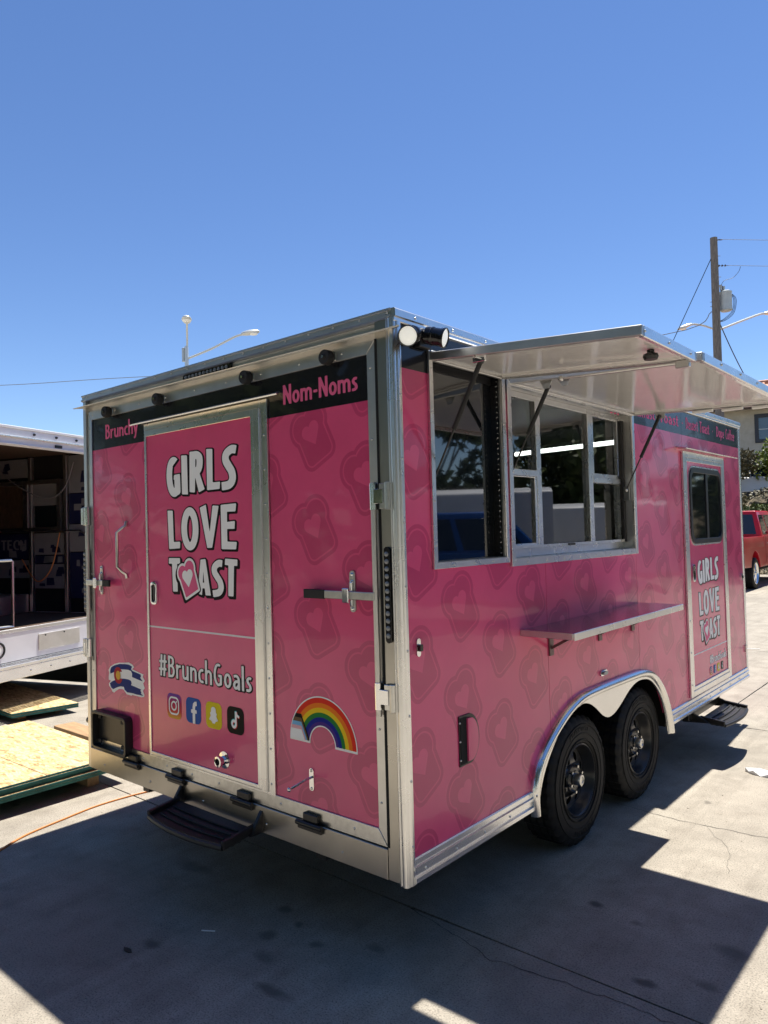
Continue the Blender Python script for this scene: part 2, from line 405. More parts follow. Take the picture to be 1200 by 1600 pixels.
# ------------------------------------------------------------------ mesh building
WLOC = {}           # world origin of every object made (before any rotation)
class MB:
    def __init__(s): s.v = []; s.f = []
    def add(s, vs, fs):
        o = len(s.v); s.v += [tuple(p) for p in vs]; s.f += [tuple(i + o for i in f) for f in fs]; return s
    def box(s, x0, x1, y0, y1, z0, z1):
        x0, x1 = min(x0, x1), max(x0, x1); y0, y1 = min(y0, y1), max(y0, y1); z0, z1 = min(z0, z1), max(z0, z1)
        return s.add([(x0,y0,z0),(x1,y0,z0),(x1,y1,z0),(x0,y1,z0),(x0,y0,z1),(x1,y0,z1),(x1,y1,z1),(x0,y1,z1)],
                     [(0,3,2,1),(4,5,6,7),(0,1,5,4),(1,2,6,5),(2,3,7,6),(3,0,4,7)])
    def hexa(s, p):     # 8 points like box order
        return s.add(p, [(0,3,2,1),(4,5,6,7),(0,1,5,4),(1,2,6,5),(2,3,7,6),(3,0,4,7)])
    def bar(s, a, b, w, h, up=(0, 0, 1)):
        a, b = Vector(a), Vector(b); d = (b - a).normalized(); u = Vector(up)
        sx = d.cross(u)
        if sx.length < 1e-4: sx = d.cross(Vector((1, 0, 0)))
        sx.normalize(); u = sx.cross(d)
        sx *= w / 2; u = u * (h / 2)
        return s.hexa([a - sx - u, b - sx - u, b + sx - u, a + sx - u, a - sx + u, b - sx + u, b + sx + u, a + sx + u])
    def tube(s, pts, r, n=8, cap=True, closed=False):
        pts = [Vector(p) for p in pts]; m = len(pts)
        rr = r if isinstance(r, (list, tuple)) else [r] * m
        ref = None; rings = []
        for i, p in enumerate(pts):
            if closed: d = pts[(i + 1) % m] - pts[i - 1]
            else: d = pts[min(i + 1, m - 1)] - pts[max(i - 1, 0)]
            d.normalize()
            if ref is None:
                ref = d.orthogonal().normalized()
            ref = (ref - d * ref.dot(d))
            if ref.length < 1e-5: ref = d.orthogonal()
            ref.normalize(); q = d.cross(ref)
            rings.append([p + (ref * math.cos(2*math.pi*k/n) + q * math.sin(2*math.pi*k/n)) * rr[i] for k in range(n)])
        vs = [v for ring in rings for v in ring]; fs = []
        for i in range(m if closed else m - 1):
            a = i * n; b_ = ((i + 1) % m) * n
            for k in range(n):
                k2 = (k + 1) % n
                fs.append((a + k, a + k2, b_ + k2, b_ + k))
        if cap and not closed:
            fs.append(tuple(range(n - 1, -1, -1))); fs.append(tuple((m - 1) * n + k for k in range(n)))
        return s.add(vs, fs)
    def cyl(s, a, b, r0, r1=None, n=16): return s.tube([a, b], [r0, r0 if r1 is None else r1], n)
    def lathe(s, prof, o, axis, n=32, closed=False):
        """prof: (radius, distance along axis)"""
        o = Vector(o); ax = Vector(axis).normalized(); e1 = ax.orthogonal().normalized(); e2 = ax.cross(e1)
        vs = []; fs = []; m = len(prof)
        for k in range(n):
            t = 2 * math.pi * k / n; d = e1 * math.cos(t) + e2 * math.sin(t)
            for r, a in prof: vs.append(o + ax * a + d * r)
        for k in range(n):
            k2 = (k + 1) % n
            for i in range(m if closed else m - 1):
                j = (i + 1) % m
                fs.append((k*m + i, k2*m + i, k2*m + j, k*m + j))
        return s.add(vs, fs)
    def prism(s, loops, fn, d0, d1):
        """loops: outer polygon (ccw) + holes in 2D; fn(u, v, d) -> xyz; solid between depth d0 and d1 (d1 outward)"""
        if not isinstance(loops[0][0], (list, tuple)): loops = [loops]
        flat = [p for l in loops for p in l]
        tris = tessellate_polygon([[Vector((p[0], p[1], 0)) for p in l] for l in loops])
        n = len(flat)
        vs = [fn(p[0], p[1], d0) for p in flat] + [fn(p[0], p[1], d1) for p in flat]
        fs = [tuple(t) for t in tris] + [tuple(i + n for i in reversed(t)) for t in tris]
        o = 0
        for l in loops:
            m = len(l)
            for i in range(m):
                a, b_ = o + i, o + (i + 1) % m
                fs.append((a, b_, b_ + n, a + n))
            o += m
        return s.add(vs, fs)
    def sphere(s, c, r, nu=12, nv=8, sc=(1, 1, 1)):
        c = Vector(c); vs = []; fs = []
        for j in range(nv + 1):
            t = math.pi * j / nv
            for i in range(nu):
                p = 2 * math.pi * i / nu
                vs.append(c + Vector((math.sin(t)*math.cos(p)*sc[0], math.sin(t)*math.sin(p)*sc[1], math.cos(t)*sc[2])) * r)
        for j in range(nv):
            for i in range(nu):
                i2 = (i + 1) % nu
                fs.append((j*nu + i, (j+1)*nu + i, (j+1)*nu + i2, j*nu + i2))
        return s.add(vs, fs)
    def build(s, name, m, parent=None, bevel=0.0, smooth=35, org=None, seg=1, fixn=True):
        me = bpy.data.meshes.new(name)
        vs = s.v
        if org is None:
            a = np.array(vs); org = Vector((a.min(0) + a.max(0)) / 2)
        else: org = Vector(org)
        me.from_pydata([(v[0]-org[0], v[1]-org[1], v[2]-org[2]) for v in vs], [], s.f)
        bm = bmesh.new(); bm.from_mesh(me)
        bmesh.ops.remove_doubles(bm, verts=bm.verts, dist=1e-6)
        if fixn: bmesh.ops.recalc_face_normals(bm, faces=bm.faces)
        if bevel:
            es = [e for e in bm.edges if len(e.link_faces) == 2 and e.calc_face_angle(0) > R(28)]
            bmesh.ops.bevel(bm, geom=es, offset=bevel, segments=seg, affect='EDGES', profile=0.6, clamp_overlap=True)
        bm.to_mesh(me); bm.free()
        if smooth:
            for p in me.polygons: p.use_smooth = True
            me.set_sharp_from_angle(angle=R(smooth))
        me.materials.append(MAT[m] if isinstance(m, str) else m)
        o = bpy.data.objects.new(name, me); COL.objects.link(o)
        attach(o, parent, org)
        return o

def attach(o, parent, org):
    WLOC[o] = Vector(org)
    if parent is None: o.location = org
    else:
        o.parent = parent; o.location = Vector(org) - WLOC[parent]
def thing(name, loc, label, cat, group=None):
    e = bpy.data.objects.new(name, None); COL.objects.link(e); e.empty_display_size = 0.2
    e.location = loc; WLOC[e] = Vector(loc)
    return tag(e, label, cat, group)
def tag(o, label, cat, group=None):
    o['label'] = label; o['category'] = cat
    if group: o['group'] = group
    return o
def struct(o): o['kind'] = 'structure'; return o
def stuff(o): o['kind'] = 'stuff'; return o
def copy_tree(o, parent=None):
    c = o.copy(); COL.objects.link(c); c.parent = parent
    for ch in o.children: copy_tree(ch, c)
    return c
def shared(src, name, parent, org, rot=None):        # a piece that shares its mesh with another
    o = bpy.data.objects.new(name, src.data); COL.objects.link(o); attach(o, parent, org)
    if rot: o.rotation_euler = rot
    return o

# planes of the trailer: rear (outward -y) and right-hand side (outward +x); z measured from the trailer's underside
def rear(u, v, d): return (u, 0.013 - d, v + G)      # the skins' outer faces lie on the plane y = 0
def side(u, v, d): return (d, u, v + G)
def rect(u0, u1, v0, v1): return [(u0, v0), (u1, v0), (u1, v1), (u0, v1)]
def rrect(u0, u1, v0, v1, r, n=5):
    pts = []
    for cx, cy, a0 in ((u1-r, v0+r, -90), (u1-r, v1-r, 0), (u0+r, v1-r, 90), (u0+r, v0+r, 180)):
        for k in range(n + 1):
            a = R(a0 + 90 * k / n); pts.append((cx + r * math.cos(a), cy + r * math.sin(a)))
    return pts
def pbox(fn, u0, u1, v0, v1, d0, d1, mb=None):
    mb = mb or MB(); return mb.prism([rect(u0, u1, v0, v1)], fn, d0, d1)

# ------------------------------------------------------------------ flat prints: signed distance shapes cut to meshes
def sd_seg(P, a, b):
    ax, ay = a; bx, by = b; px, py = P
    dx, dy = bx - ax, by - ay; L = dx*dx + dy*dy + 1e-12
    t = np.clip(((px-ax)*dx + (py-ay)*dy) / L, 0, 1)
    return np.hypot(px - ax - t*dx, py - ay - t*dy)
def sd_stroke(P, pts, hw, butt=True, closed=False):
    d = np.full(P[0].shape, 9.0)
    n = len(pts)
    for i in range(n if closed else n - 1):
        d = np.minimum(d, sd_seg(P, pts[i], pts[(i+1) % n]))
    d = d - hw
    if butt and not closed:
        for e, q in ((pts[0], pts[1]), (pts[-1], pts[-2])):
            tx, ty = e[0]-q[0], e[1]-q[1]; L = math.hypot(tx, ty) + 1e-9
            ext = ((P[0]-e[0])*tx + (P[1]-e[1])*ty) / L
            near = np.hypot(P[0]-e[0], P[1]-e[1]) < hw * 1.6
            d = np.where(near & (ext > -hw * 0.3), np.maximum(d, ext), d)
    return d
def sd_poly(P, pts):
    px, py = P; d = np.full(px.shape, 1e9); s = np.ones(px.shape); n = len(pts)
    for i in range(n):
        a = pts[i]; b = pts[i-1]
        ex, ey = b[0]-a[0], b[1]-a[1]; wx, wy = px-a[0], py-a[1]
        t = np.clip((wx*ex + wy*ey) / (ex*ex + ey*ey + 1e-12), 0, 1)
        d = np.minimum(d, (wx-ex*t)**2 + (wy-ey*t)**2)
        c1 = py >= a[1]; c2 = py < b[1]; c3 = ex*wy > ey*wx
        flip = (c1 & c2 & c3) | (~c1 & ~c2 & ~c3)
        s = np.where(flip, -s, s)
    return s * np.sqrt(d)
def sd_circ(P, c, r): return np.hypot(P[0]-c[0], P[1]-c[1]) - r
def sd_rrect(P, c, hx, hy, r):
    qx = np.abs(P[0]-c[0]) - hx + r; qy = np.abs(P[1]-c[1]) - hy + r
    return np.hypot(np.maximum(qx, 0), np.maximum(qy, 0)) + np.minimum(np.maximum(qx, qy), 0) - r

def cut(F, xs, ys):
    """marching squares: filled region F<0 on the grid -> verts2d, faces"""
    F = np.where(np.abs(F) < 1e-7, 1e-7, F)
    ny, nx = F.shape; I = F < 0
    V = []; idx = {}; faces = []
    def corner(j, i):
        k = (j, i)
        if k not in idx: idx[k] = len(V); V.append((xs[i], ys[j]))
        return idx[k]
    def cross(j0, i0, j1, i1):
        k = (j0, i0, j1, i1) if (j0, i0) < (j1, i1) else (j1, i1, j0, i0)
        if k not in idx:
            a, b = F[k[0], k[1]], F[k[2], k[3]]; t = a / (a - b)
            idx[k] = len(V); V.append((xs[k[1]] + (xs[k[3]]-xs[k[1]])*t, ys[k[0]] + (ys[k[2]]-ys[k[0]])*t))
        return idx[k]
    cnt = I[:-1, :-1].astype(int) + I[1:, :-1] + I[:-1, 1:] + I[1:, 1:]
    for j in range(ny - 1):
        row = cnt[j]; i = 0
        nz = np.nonzero(row)[0]
        if len(nz) == 0: continue
        i = nz[0]; end = nz[-1]
        while i <= end:
            c = row[i]
            if c == 0: i += 1; continue
            if c == 4:
                i0 = i
                while i <= end and row[i] == 4: i += 1
                faces.append((corner(j, i0), corner(j, i), corner(j+1, i), corner(j+1, i0)))
                continue
            cs = ((j, i), (j, i+1), (j+1, i+1), (j+1, i)); f = []
            for q in range(4):
                a, b = cs[q], cs[(q+1) % 4]
                if I[a]: f.append(corner(*a))
                if I[a] != I[b]: f.append(cross(*a, *b))
            if len(f) >= 3: faces.append(tuple(f))
            i += 1
    return V, faces
def decal(name, m, parent, fn, off, sdf, u0, u1, v0, v1, step):
    """cut {sdf<0} out of the box and lay it on plane fn at height off"""
    xs = np.linspace(u0, u1, max(3, int((u1-u0)/step)+1)); ys = np.linspace(v0, v1, max(3, int((v1-v0)/step)+1))
    X, Y = np.meshgrid(xs, ys)
    V, F = cut(sdf((X, Y)), xs, ys)
    mb = MB(); mb.add([fn(p[0], p[1], off) for p in V], F)
    return mb.build(name, m, parent, smooth=0, fixn=False)

def cr(pts, n=6):       # smooth curve through points
    out = []; P = [pts[0]] + list(pts) + [pts[-1]]
    for i in range(1, len(P) - 2):
        p0, p1, p2, p3 = P[i-1], P[i], P[i+1], P[i+2]
        for k in range(n):
            t = k / n
            out.append(tuple(0.5*((2*p1[c]) + (-p0[c]+p2[c])*t + (2*p0[c]-5*p1[c]+4*p2[c]-p3[c])*t*t + (-p0[c]+3*p1[c]-3*p2[c]+p3[c])*t**3) for c in range(len(p1))))
    out.append(tuple(pts[-1])); return out
def ell(cx, cy, rx, ry, a0=0, a1=360, n=22):
    return [(cx + rx*math.cos(R(a0+(a1-a0)*k/n)), cy + ry*math.sin(R(a0+(a1-a0)*k/n))) for k in range(n+1)]

# heavy capitals of the sign lettering: (advance, polygons or strokes)
BH = 0.093
BIG = {
 'G': (0.44, [('s', ell(0.245, 0.5, 0.152, 0.408, 62, 298) + [(0.345, 0.13), (0.350, 0.50)]), ('p', [(0.235, 0.43), (0.25, 0.55), (0.442, 0.55), (0.442, 0.43)])]),
 'I': (0.20, [('p', [(0.0, 0.02), (0.01, 1.0), (0.195, 0.98), (0.185, 0.0)])]),
 'R': (0.47, [('p', [(0.015, 0.02), (0.0, 1.0), (0.185, 1.0), (0.18, 0.0)]), ('s', cr([(0.09, 0.905), (0.22, 0.905), (0.305, 0.83), (0.31, 0.64), (0.25, 0.52), (0.12, 0.475)])), ('p', [(0.16, 0.46), (0.30, 0.0), (0.475, 0.07), (0.30, 0.50)])]),
 'L': (0.40, [('p', [(0.02, 0.03), (0.0, 1.0), (0.18, 0.985), (0.185, 0.0)]), ('p', [(0.02, 0.0), (0.02, 0.175), (0.40, 0.18), (0.385, 0.01)])]),
 'S': (0.40, [('s', cr([(0.385, 0.885), (0.25, 0.895), (0.115, 0.80), (0.105, 0.66), (0.19, 0.53), (0.28, 0.40), (0.305, 0.24), (0.22, 0.12), (0.01, 0.085)]))]),
 'O': (0.56, [('c', ell(0.28, 0.5, 0.185, 0.412, 0, 352, 44))]),
 'V': (0.58, [('p', [(0.0, 0.97), (0.21, 0.0), (0.36, 0.0), (0.58, 0.98), (0.395, 1.0), (0.295, 0.36), (0.19, 1.03)])]),
 'E': (0.46, [('p', [(0.02, 0.0), (0.0, 1.0), (0.45, 1.02), (0.43, 0.84), (0.185, 0.84), (0.185, 0.61), (0.41, 0.63), (0.40, 0.455), (0.185, 0.455), (0.19, 0.17), (0.46, 0.165), (0.44, 0.0)])]),
 'T': (0.42, [('p', [(0.0, 0.83), (0.01, 1.0), (0.42, 0.99), (0.42, 0.82)]), ('p', [(0.125, 0.0), (0.12, 0.9), (0.31, 0.9), (0.30, 0.0)])]),
 'A': (0.48, [('p', [(0.0, 0.04), (0.13, 0.98), (0.31, 1.0), (0.48, 0.0), (0.29, 0.0), (0.265, 0.19), (0.18, 0.19), (0.16, 0.0)]), ('h', [(0.195, 0.34), (0.222, 0.66), (0.25, 0.34)])]),
}
TH = 0.068
def TX():
    bx = lambda x, y0, y1: [(x, y0), (x, y1)]
    arch = lambda x0, x1: cr([(x0, 0.42), (x0+0.05, 0.53), ((x0+x1)/2+0.02, 0.575), (x1-0.02, 0.50), (x1, 0.38)]) + [(x1, 0.0)]
    return {
 'B': (0.43, [bx(0.068, 0, 1), cr([(0.068, 0.93), (0.22, 0.925), (0.31, 0.84), (0.31, 0.66), (0.20, 0.545), (0.068, 0.54)]), cr([(0.16, 0.545), (0.30, 0.48), (0.355, 0.29), (0.27, 0.09), (0.068, 0.07)])]),
 'r': (0.31, [bx(0.068, 0, 0.64), cr([(0.068, 0.40), (0.13, 0.54), (0.29, 0.575)])]),
 'u': (0.41, [cr([(0.068, 0.64), (0.068, 0.25), (0.10, 0.10), (0.19, 0.065), (0.29, 0.13), (0.335, 0.25)]), bx(0.335, 0, 0.64)]),
 'n': (0.41, [bx(0.068, 0, 0.64), arch(0.068, 0.335)]),
 'c': (0.33, [cr([(0.30, 0.555), (0.20, 0.575), (0.095, 0.48), (0.068, 0.32), (0.10, 0.14), (0.20, 0.065), (0.30, 0.085)])]),
 'h': (0.41, [bx(0.068, 0, 1.04), arch(0.068, 0.335)]),
 'o': (0.41, [ell(0.205, 0.32, 0.137, 0.255, 0, 350, 26) + [(0.342, 0.32)]]),
 'a': (0.39, [cr([(0.06, 0.55), (0.19, 0.58), (0.29, 0.50), (0.315, 0.38)]), bx(0.315, 0, 0.44), cr([(0.315, 0.35), (0.16, 0.34), (0.07, 0.20), (0.12, 0.075), (0.22, 0.09), (0.315, 0.22)])]),
 'l': (0.155, [bx(0.07, 0, 1.04)]),
 's': (0.30, [cr([(0.27, 0.555), (0.17, 0.575), (0.085, 0.49), (0.12, 0.37), (0.21, 0.27), (0.225, 0.14), (0.14, 0.065), (0.02, 0.075)])]),
 '#': (0.52, [[(0.13, 0.0), (0.18, 1.0)], [(0.33, 0.0), (0.38, 1.0)], [(0.0, 0.31), (0.47, 0.33)], [(0.03, 0.67), (0.50, 0.69)]]),
 'G': (0.50, [ell(0.27, 0.5, 0.195, 0.43, 62, 290) + [(0.40, 0.12), (0.41, 0.46), (0.27, 0.46)]]),
 'N': (0.48, [bx(0.068, 0, 1), bx(0.40, 0, 1), [(0.068, 0.97), (0.40, 0.03)]]),
 'm': (0.64, [bx(0.068, 0, 0.64), arch(0.068, 0.32), arch(0.32, 0.565)]),
 '-': (0.27, [[(0.03, 0.38), (0.24, 0.38)]]),
 'y': (0.36, [[(0.05, 0.66), (0.19, 0.04)], cr([(0.32, 0.66), (0.20, 0.06), (0.13, -0.22), (0.02, -0.24)])]),
 'E': (0.38, [bx(0.068, 0, 1), [(0.068, 0.93), (0.35, 0.93)], [(0.068, 0.52), (0.31, 0.52)], [(0.068, 0.07), (0.35, 0.07)]]),
 'g': (0.41, [ell(0.19, 0.34, 0.125, 0.235, 0, 350, 22), cr([(0.335, 0.62), (0.335, -0.05), (0.25, -0.22), (0.08, -0.21)])]),
 'k': (0.38, [bx(0.068, 0, 1.04), [(0.32, 0.64), (0.10, 0.31)], [(0.14, 0.37), (0.34, 0.0)]]),
 'f': (0.28, [cr([(0.27, 0.98), (0.17, 0.96), (0.13, 0.80), (0.13, 0.5)]) + [(0.13, 0.0)], [(0.02, 0.58), (0.26, 0.58)]]),
 't': (0.29, [cr([(0.12, 0.86), (0.12, 0.25), (0.15, 0.09), (0.27, 0.075)]), [(0.01, 0.58), (0.27, 0.58)]]),
 'D': (0.48, [bx(0.068, 0, 1), cr([(0.068, 0.93), (0.24, 0.90), (0.39, 0.72), (0.41, 0.5), (0.39, 0.28), (0.24, 0.10), (0.068, 0.07)])]),
 'e': (0.39, [cr([(0.075, 0.34), (0.315, 0.36), (0.27, 0.53), (0.18, 0.575), (0.095, 0.48), (0.068, 0.32), (0.10, 0.14), (0.20, 0.065), (0.32, 0.09)])]),
 'C': (0.44, [cr([(0.40, 0.89), (0.26, 0.93), (0.12, 0.80), (0.07, 0.5), (0.12, 0.20), (0.26, 0.07), (0.40, 0.11)])]),
 'p': (0.41, [bx(0.068, -0.26, 0.64), cr([(0.068, 0.42), (0.16, 0.565), (0.28, 0.52), (0.335, 0.32), (0.28, 0.12), (0.16, 0.075), (0.068, 0.22)])]),
 'T': (0.40, [bx(0.20, 0, 0.95), [(0.0, 0.93), (0.40, 0.93)]]),
 '*': (0.30, [[(0.12, 0.40), (0.18, 0.40)]]),
 ' ': (0.22, []),
}
TXT = TX()
def big_sdf(ch, P):
    d = np.full(P[0].shape, 9.0)
    for k, pts in BIG[ch][1]:
        if k == 's': d = np.minimum(d, sd_stroke(P, pts, BH))
        elif k == 'c': d = np.minimum(d, sd_stroke(P, pts, BH, False, True))
        elif k == 'p': d = np.minimum(d, sd_poly(P, pts))
    for k, pts in BIG[ch][1]:
        if k == 'h': d = np.maximum(d, -sd_poly(P, pts))
    return d
def txt_sdf(ch, P, hw=TH):
    d = np.full(P[0].shape, 9.0)
    for pts in TXT[ch][1]:
        cl = len(pts) > 15 and math.hypot(pts[0][0]-pts[-1][0], pts[0][1]-pts[-1][1]) < 0.08
        d = np.minimum(d, sd_stroke(P, pts, hw, not cl, cl))
    return d
def lettering(text, u0, u1, v0, cap, fn, off, parent, m='letter_white', big=False, outline=0.0, shadow=(0.0, 0.0), res=34, jitter=None, skip='', name='lettering', gap=0.05, hw=TH):
    """one word or line as a flat cut-out print stretched from u0 to u1; the outline is a second, darker print underneath"""
    adv = [(BIG if big else TXT)[c][0] if c not in skip else 0.62 for c in text]
    tot = sum(adv) + gap * (len(text) - 1)
    sx = (u1 - u0) / (tot * cap)
    pad = 0.30
    step = 1.0 / res
    xs = np.arange(-pad, tot + pad, step); ys = np.arange(-pad - 0.12, 1.0 + pad + 0.05, step)
    X, Y = np.meshgrid(xs, ys)
    F = np.full(X.shape, 9.0); x = 0
    for i, c in enumerate(text):
        if c not in skip:
            j = (jitter or {}).get(i, (0, 0, 1))      # lift, tilt, height
            ca, sa = math.cos(R(j[1])), math.sin(R(j[1]))
            w = adv[i]; cx = x + w/2
            i0 = max(0, int((x - 0.45 + pad)/step)); i1 = min(len(xs), int((x + w + 0.45 + pad)/step))
            px, py = X[:, i0:i1] - cx, (Y[:, i0:i1] - j[0] - 0.5) / j[2]
            P = (ca*px + sa*py + w/2, -sa*px + ca*py + 0.5)
            F[:, i0:i1] = np.minimum(F[:, i0:i1], big_sdf(c, P) if big else txt_sdf(c, P, hw))
        x += adv[i] + gap
    mp = lambda V: [(u0 + p[0]*cap*sx, v0 + p[1]*cap) for p in V]
    V, fs = cut(F, xs, ys)
    o = MB().add([fn(p[0], p[1], off) for p in mp(V)], fs).build(name, m, parent, smooth=0, fixn=False)
    if outline:
        F2 = F - outline
        sh = (int(round(shadow[0]/step)), int(round(shadow[1]/step)))
        if sh != (0, 0):
            F2 = np.minimum(F2, np.roll(np.roll(F - outline, sh[0], 1), -sh[1], 0))
        V, fs = cut(F2, xs, ys)
        MB().add([fn(p[0], p[1], off - 0.0012) for p in mp(V)], fs).build('lettering_outline', 'letter_black', o, smooth=0, fixn=False)
    return o

def toast_sdf(P, c, s, rot):
    a = R(rot); ca, sa = math.cos(a), math.sin(a)
    x0 = (P[0]-c[0]) / s; y0 = (P[1]-c[1]) / s
    x = ca*x0 + sa*y0; y = -sa*x0 + ca*y0
    body = sd_poly((x, y), [(-0.36, -0.5), (0.36, -0.5), (0.40, 0.15), (-0.40, 0.15)]) - 0.04
    l1 = np.hypot(x - 0.20, y - 0.27) - 0.285; l2 = np.hypot(x + 0.20, y - 0.27) - 0.285
    return np.minimum(body, np.minimum(l1, l2)) * s
def heart_sdf(P, c, s, rot):
    a = R(rot); ca, sa = math.cos(a), math.sin(a)
    x0 = (P[0]-c[0]) / s; y0 = (P[1]-c[1]) / s
    x = np.abs(ca*x0 + sa*y0); y = -sa*x0 + ca*y0
    l1 = np.hypot(x - 0.22, y - 0.16) - 0.27
    tri = np.maximum(x*0.77 - y*0.64 - 0.337, y - 0.03)
    return np.minimum(l1, tri) * s
# ------------------------------------------------------------------ ground: base sheet and poured slabs with open joints
o = MB().add([(-400, -400, -0.035), (400, -400, -0.035), (400, 400, -0.035), (-400, 400, -0.035)], [(0, 1, 2, 3)]).build('ground', 'ground_dirt', None, smooth=0, org=(0, 0, -0.035))
struct(o)
yard = MB().add([(-34, -22, -0.025), (30, -22, -0.025), (30, 42, -0.025), (-34, 42, -0.025)], [(0, 1, 2, 3)]).build('pavement', 'joint_dirt', None, smooth=0, org=(0, 0, -0.025))
struct(yard)
ycuts = [-22, -16.3, -12.1, -7.9, -3.71, 0.487, 4.69, 8.9, 13.1, 17.3, 21.5, 27, 34, 42]
def wobble_slab(x0, x1, y0, y1, gap=0.011, seed=0):
    rnd = random.Random(seed); mb = MB()
    # edges are slightly ragged where they run near the camera
    def edge(a, b, n):
        return [(a[0] + (b[0]-a[0])*k/n, a[1] + (b[1]-a[1])*k/n) for k in range(n)]
    n = 26 if (-9 < x0 < 9 and -5 < y0 < 9) else 1
    c = [(x0+gap/2, y0+gap/2), (x1-gap/2, y0+gap/2), (x1-gap/2, y1-gap/2), (x0+gap/2, y1-gap/2)]
    pts = []
    for i in range(4):
        pts += edge(c[i], c[(i+1) % 4], n)
    if n > 1: pts = [(p[0] + rnd.uniform(-0.0022, 0.0022), p[1] + rnd.uniform(-0.0022, 0.0022)) for p in pts]
    mb.prism([pts], lambda u, v, d: (u, v, d), -0.03, 0.0)
    return mb.build('slab', 'concrete', yard, smooth=0)
k = 0
for j in range(len(ycuts) - 1):
    y0, y1 = ycuts[j], ycuts[j+1]
    if y0 >= 4.6: xc = [-34, -22, -13.2, -8.9, -4.6, -0.27, 4.0, 8.3, 18, 30]
    else: xc = [-34, -22, -13.4, -9.1, -4.75, 3.6, 7.9, 18, 30]
    for i in range(len(xc) - 1):
        wobble_slab(xc[i], xc[i+1], y0, y1, seed=k); k += 1
# hairline cracks: thin dark filled seams lying in the slab surface
def crack(pts, w, name='crack', seed=1):
    rnd = random.Random(seed); P = []
    for i in range(len(pts) - 1):
        a, b = pts[i], pts[i+1]; n = max(2, int(math.hypot(b[0]-a[0], b[1]-a[1]) / 0.035))
        for q in range(n):
            t = q / n; P.append((a[0]+(b[0]-a[0])*t + rnd.gauss(0, 0.006), a[1]+(b[1]-a[1])*t + rnd.gauss(0, 0.006)))
    P.append(pts[-1]); vs = []; fs = []
    for i, p in enumerate(P):
        a, b = P[max(0, i-1)], P[min(len(P)-1, i+1)]
        dx, dy = b[0]-a[0], b[1]-a[1]; L = math.hypot(dx, dy) + 1e-9
        ww = w * rnd.uniform(0.4, 1.2) / 2
        vs += [(p[0]-dy/L*ww, p[1]+dx/L*ww, 0.0015), (p[0]+dy/L*ww, p[1]-dx/L*ww, 0.0015)]
        if i: fs.append((2*i-2, 2*i-1, 2*i+1, 2*i))
    return MB().add(vs, fs).build(name, 'joint_dirt', yard, smooth=0)
crack([(-0.385, 0.47), (-0.05, 0.415), (0.153, 0.357), (0.324, 0.378), (0.654, 0.429), (0.9, 0.42), (1.6, 0.30)], 0.0042, seed=3)
crack([(-0.6, 2.4), (0.057, 2.314), (0.264, 2.29), (0.41, 2.302), (0.753, 2.331), (1.6, 2.45)], 0.004, seed=4)
crack([(0.41, 2.302), (0.62, 2.05), (0.70, 1.75)], 0.0018, seed=8)
crack([(0.0, 5.6), (0.35, 5.5), (0.9, 5.65)], 0.007, seed=5)
crack([(-0.9, 9.6), (0.5, 9.4), (1.6, 9.7)], 0.010, seed=6)

# ------------------------------------------------------------------ the pink food trailer
TR = thing('food_trailer', (-1.275, 2.47, 0.0), 'pink food trailer with toast pattern, open serving awnings and GIRLS LOVE TOAST lettering', 'trailer')
Lh = 4.94; Wd = 2.55
def P(name, mb, m, parent=TR, bevel=0.0, **k): return mb.build(name, m, parent, bevel, **k)
def RB(u0, u1, v0, v1, d0, d1, mb=None): return pbox(rear, u0, u1, v0, v1, d0, d1, mb)
def SB(u0, u1, v0, v1, d0, d1, mb=None): return pbox(side, u0, u1, v0, v1, d0, d1, mb)

# shell
P('roof', MB().box(-2.55, 0.0, 0.0, Lh, 2.296+G, 2.312+G), 'white_paint')
P('wall', MB().box(-2.55, -2.515, 0.03, Lh, 0.0+G, 2.296+G), 'wrap_door')
P('wall', MB().box(-2.515, -0.04, Lh-0.035, Lh, 0.0+G, 2.296+G), 'wrap_door')
P('floor', MB().box(-2.1, -0.45, 0.06, Lh-0.036, 0.05+G, 0.09+G).box(-0.449, -0.04, 0.06, 0.95, 0.05+G, 0.09+G).box(-0.449, -0.04, 2.98, Lh-0.036, 0.05+G, 0.09+G).box(-2.515, -2.101, 0.06, Lh-0.036, 0.05+G, 0.09+G), 'dark_ply')
fr = MB()
for x in (-2.0, -0.55): fr.box(x-0.03, x+0.03, 0.05, Lh, -0.06+G, 0.05+G)
for q in range(9): fr.box(-2.5, -0.05 if (q<1 or q>4) else -0.46, 0.3+q*0.53, 0.35+q*0.53, -0.02+G, 0.049+G)
P('chassis', fr, 'black_paint')
P('axle', MB().cyl((-2.35, 1.634, 0.36), (-0.2, 1.634, 0.36), 0.035), 'black_paint')
P('axle', MB().cyl((-2.35, 2.527, 0.36), (-0.2, 2.527, 0.36), 0.035), 'black_paint')
# unseen box added on the far side to cast the shadow past the rear corner
P('shadow_box', MB().box(-2.80, -2.551, 0.28, 4.6, 2.02+G, 2.16+G), 'aluminium', bevel=0.03, seg=2)

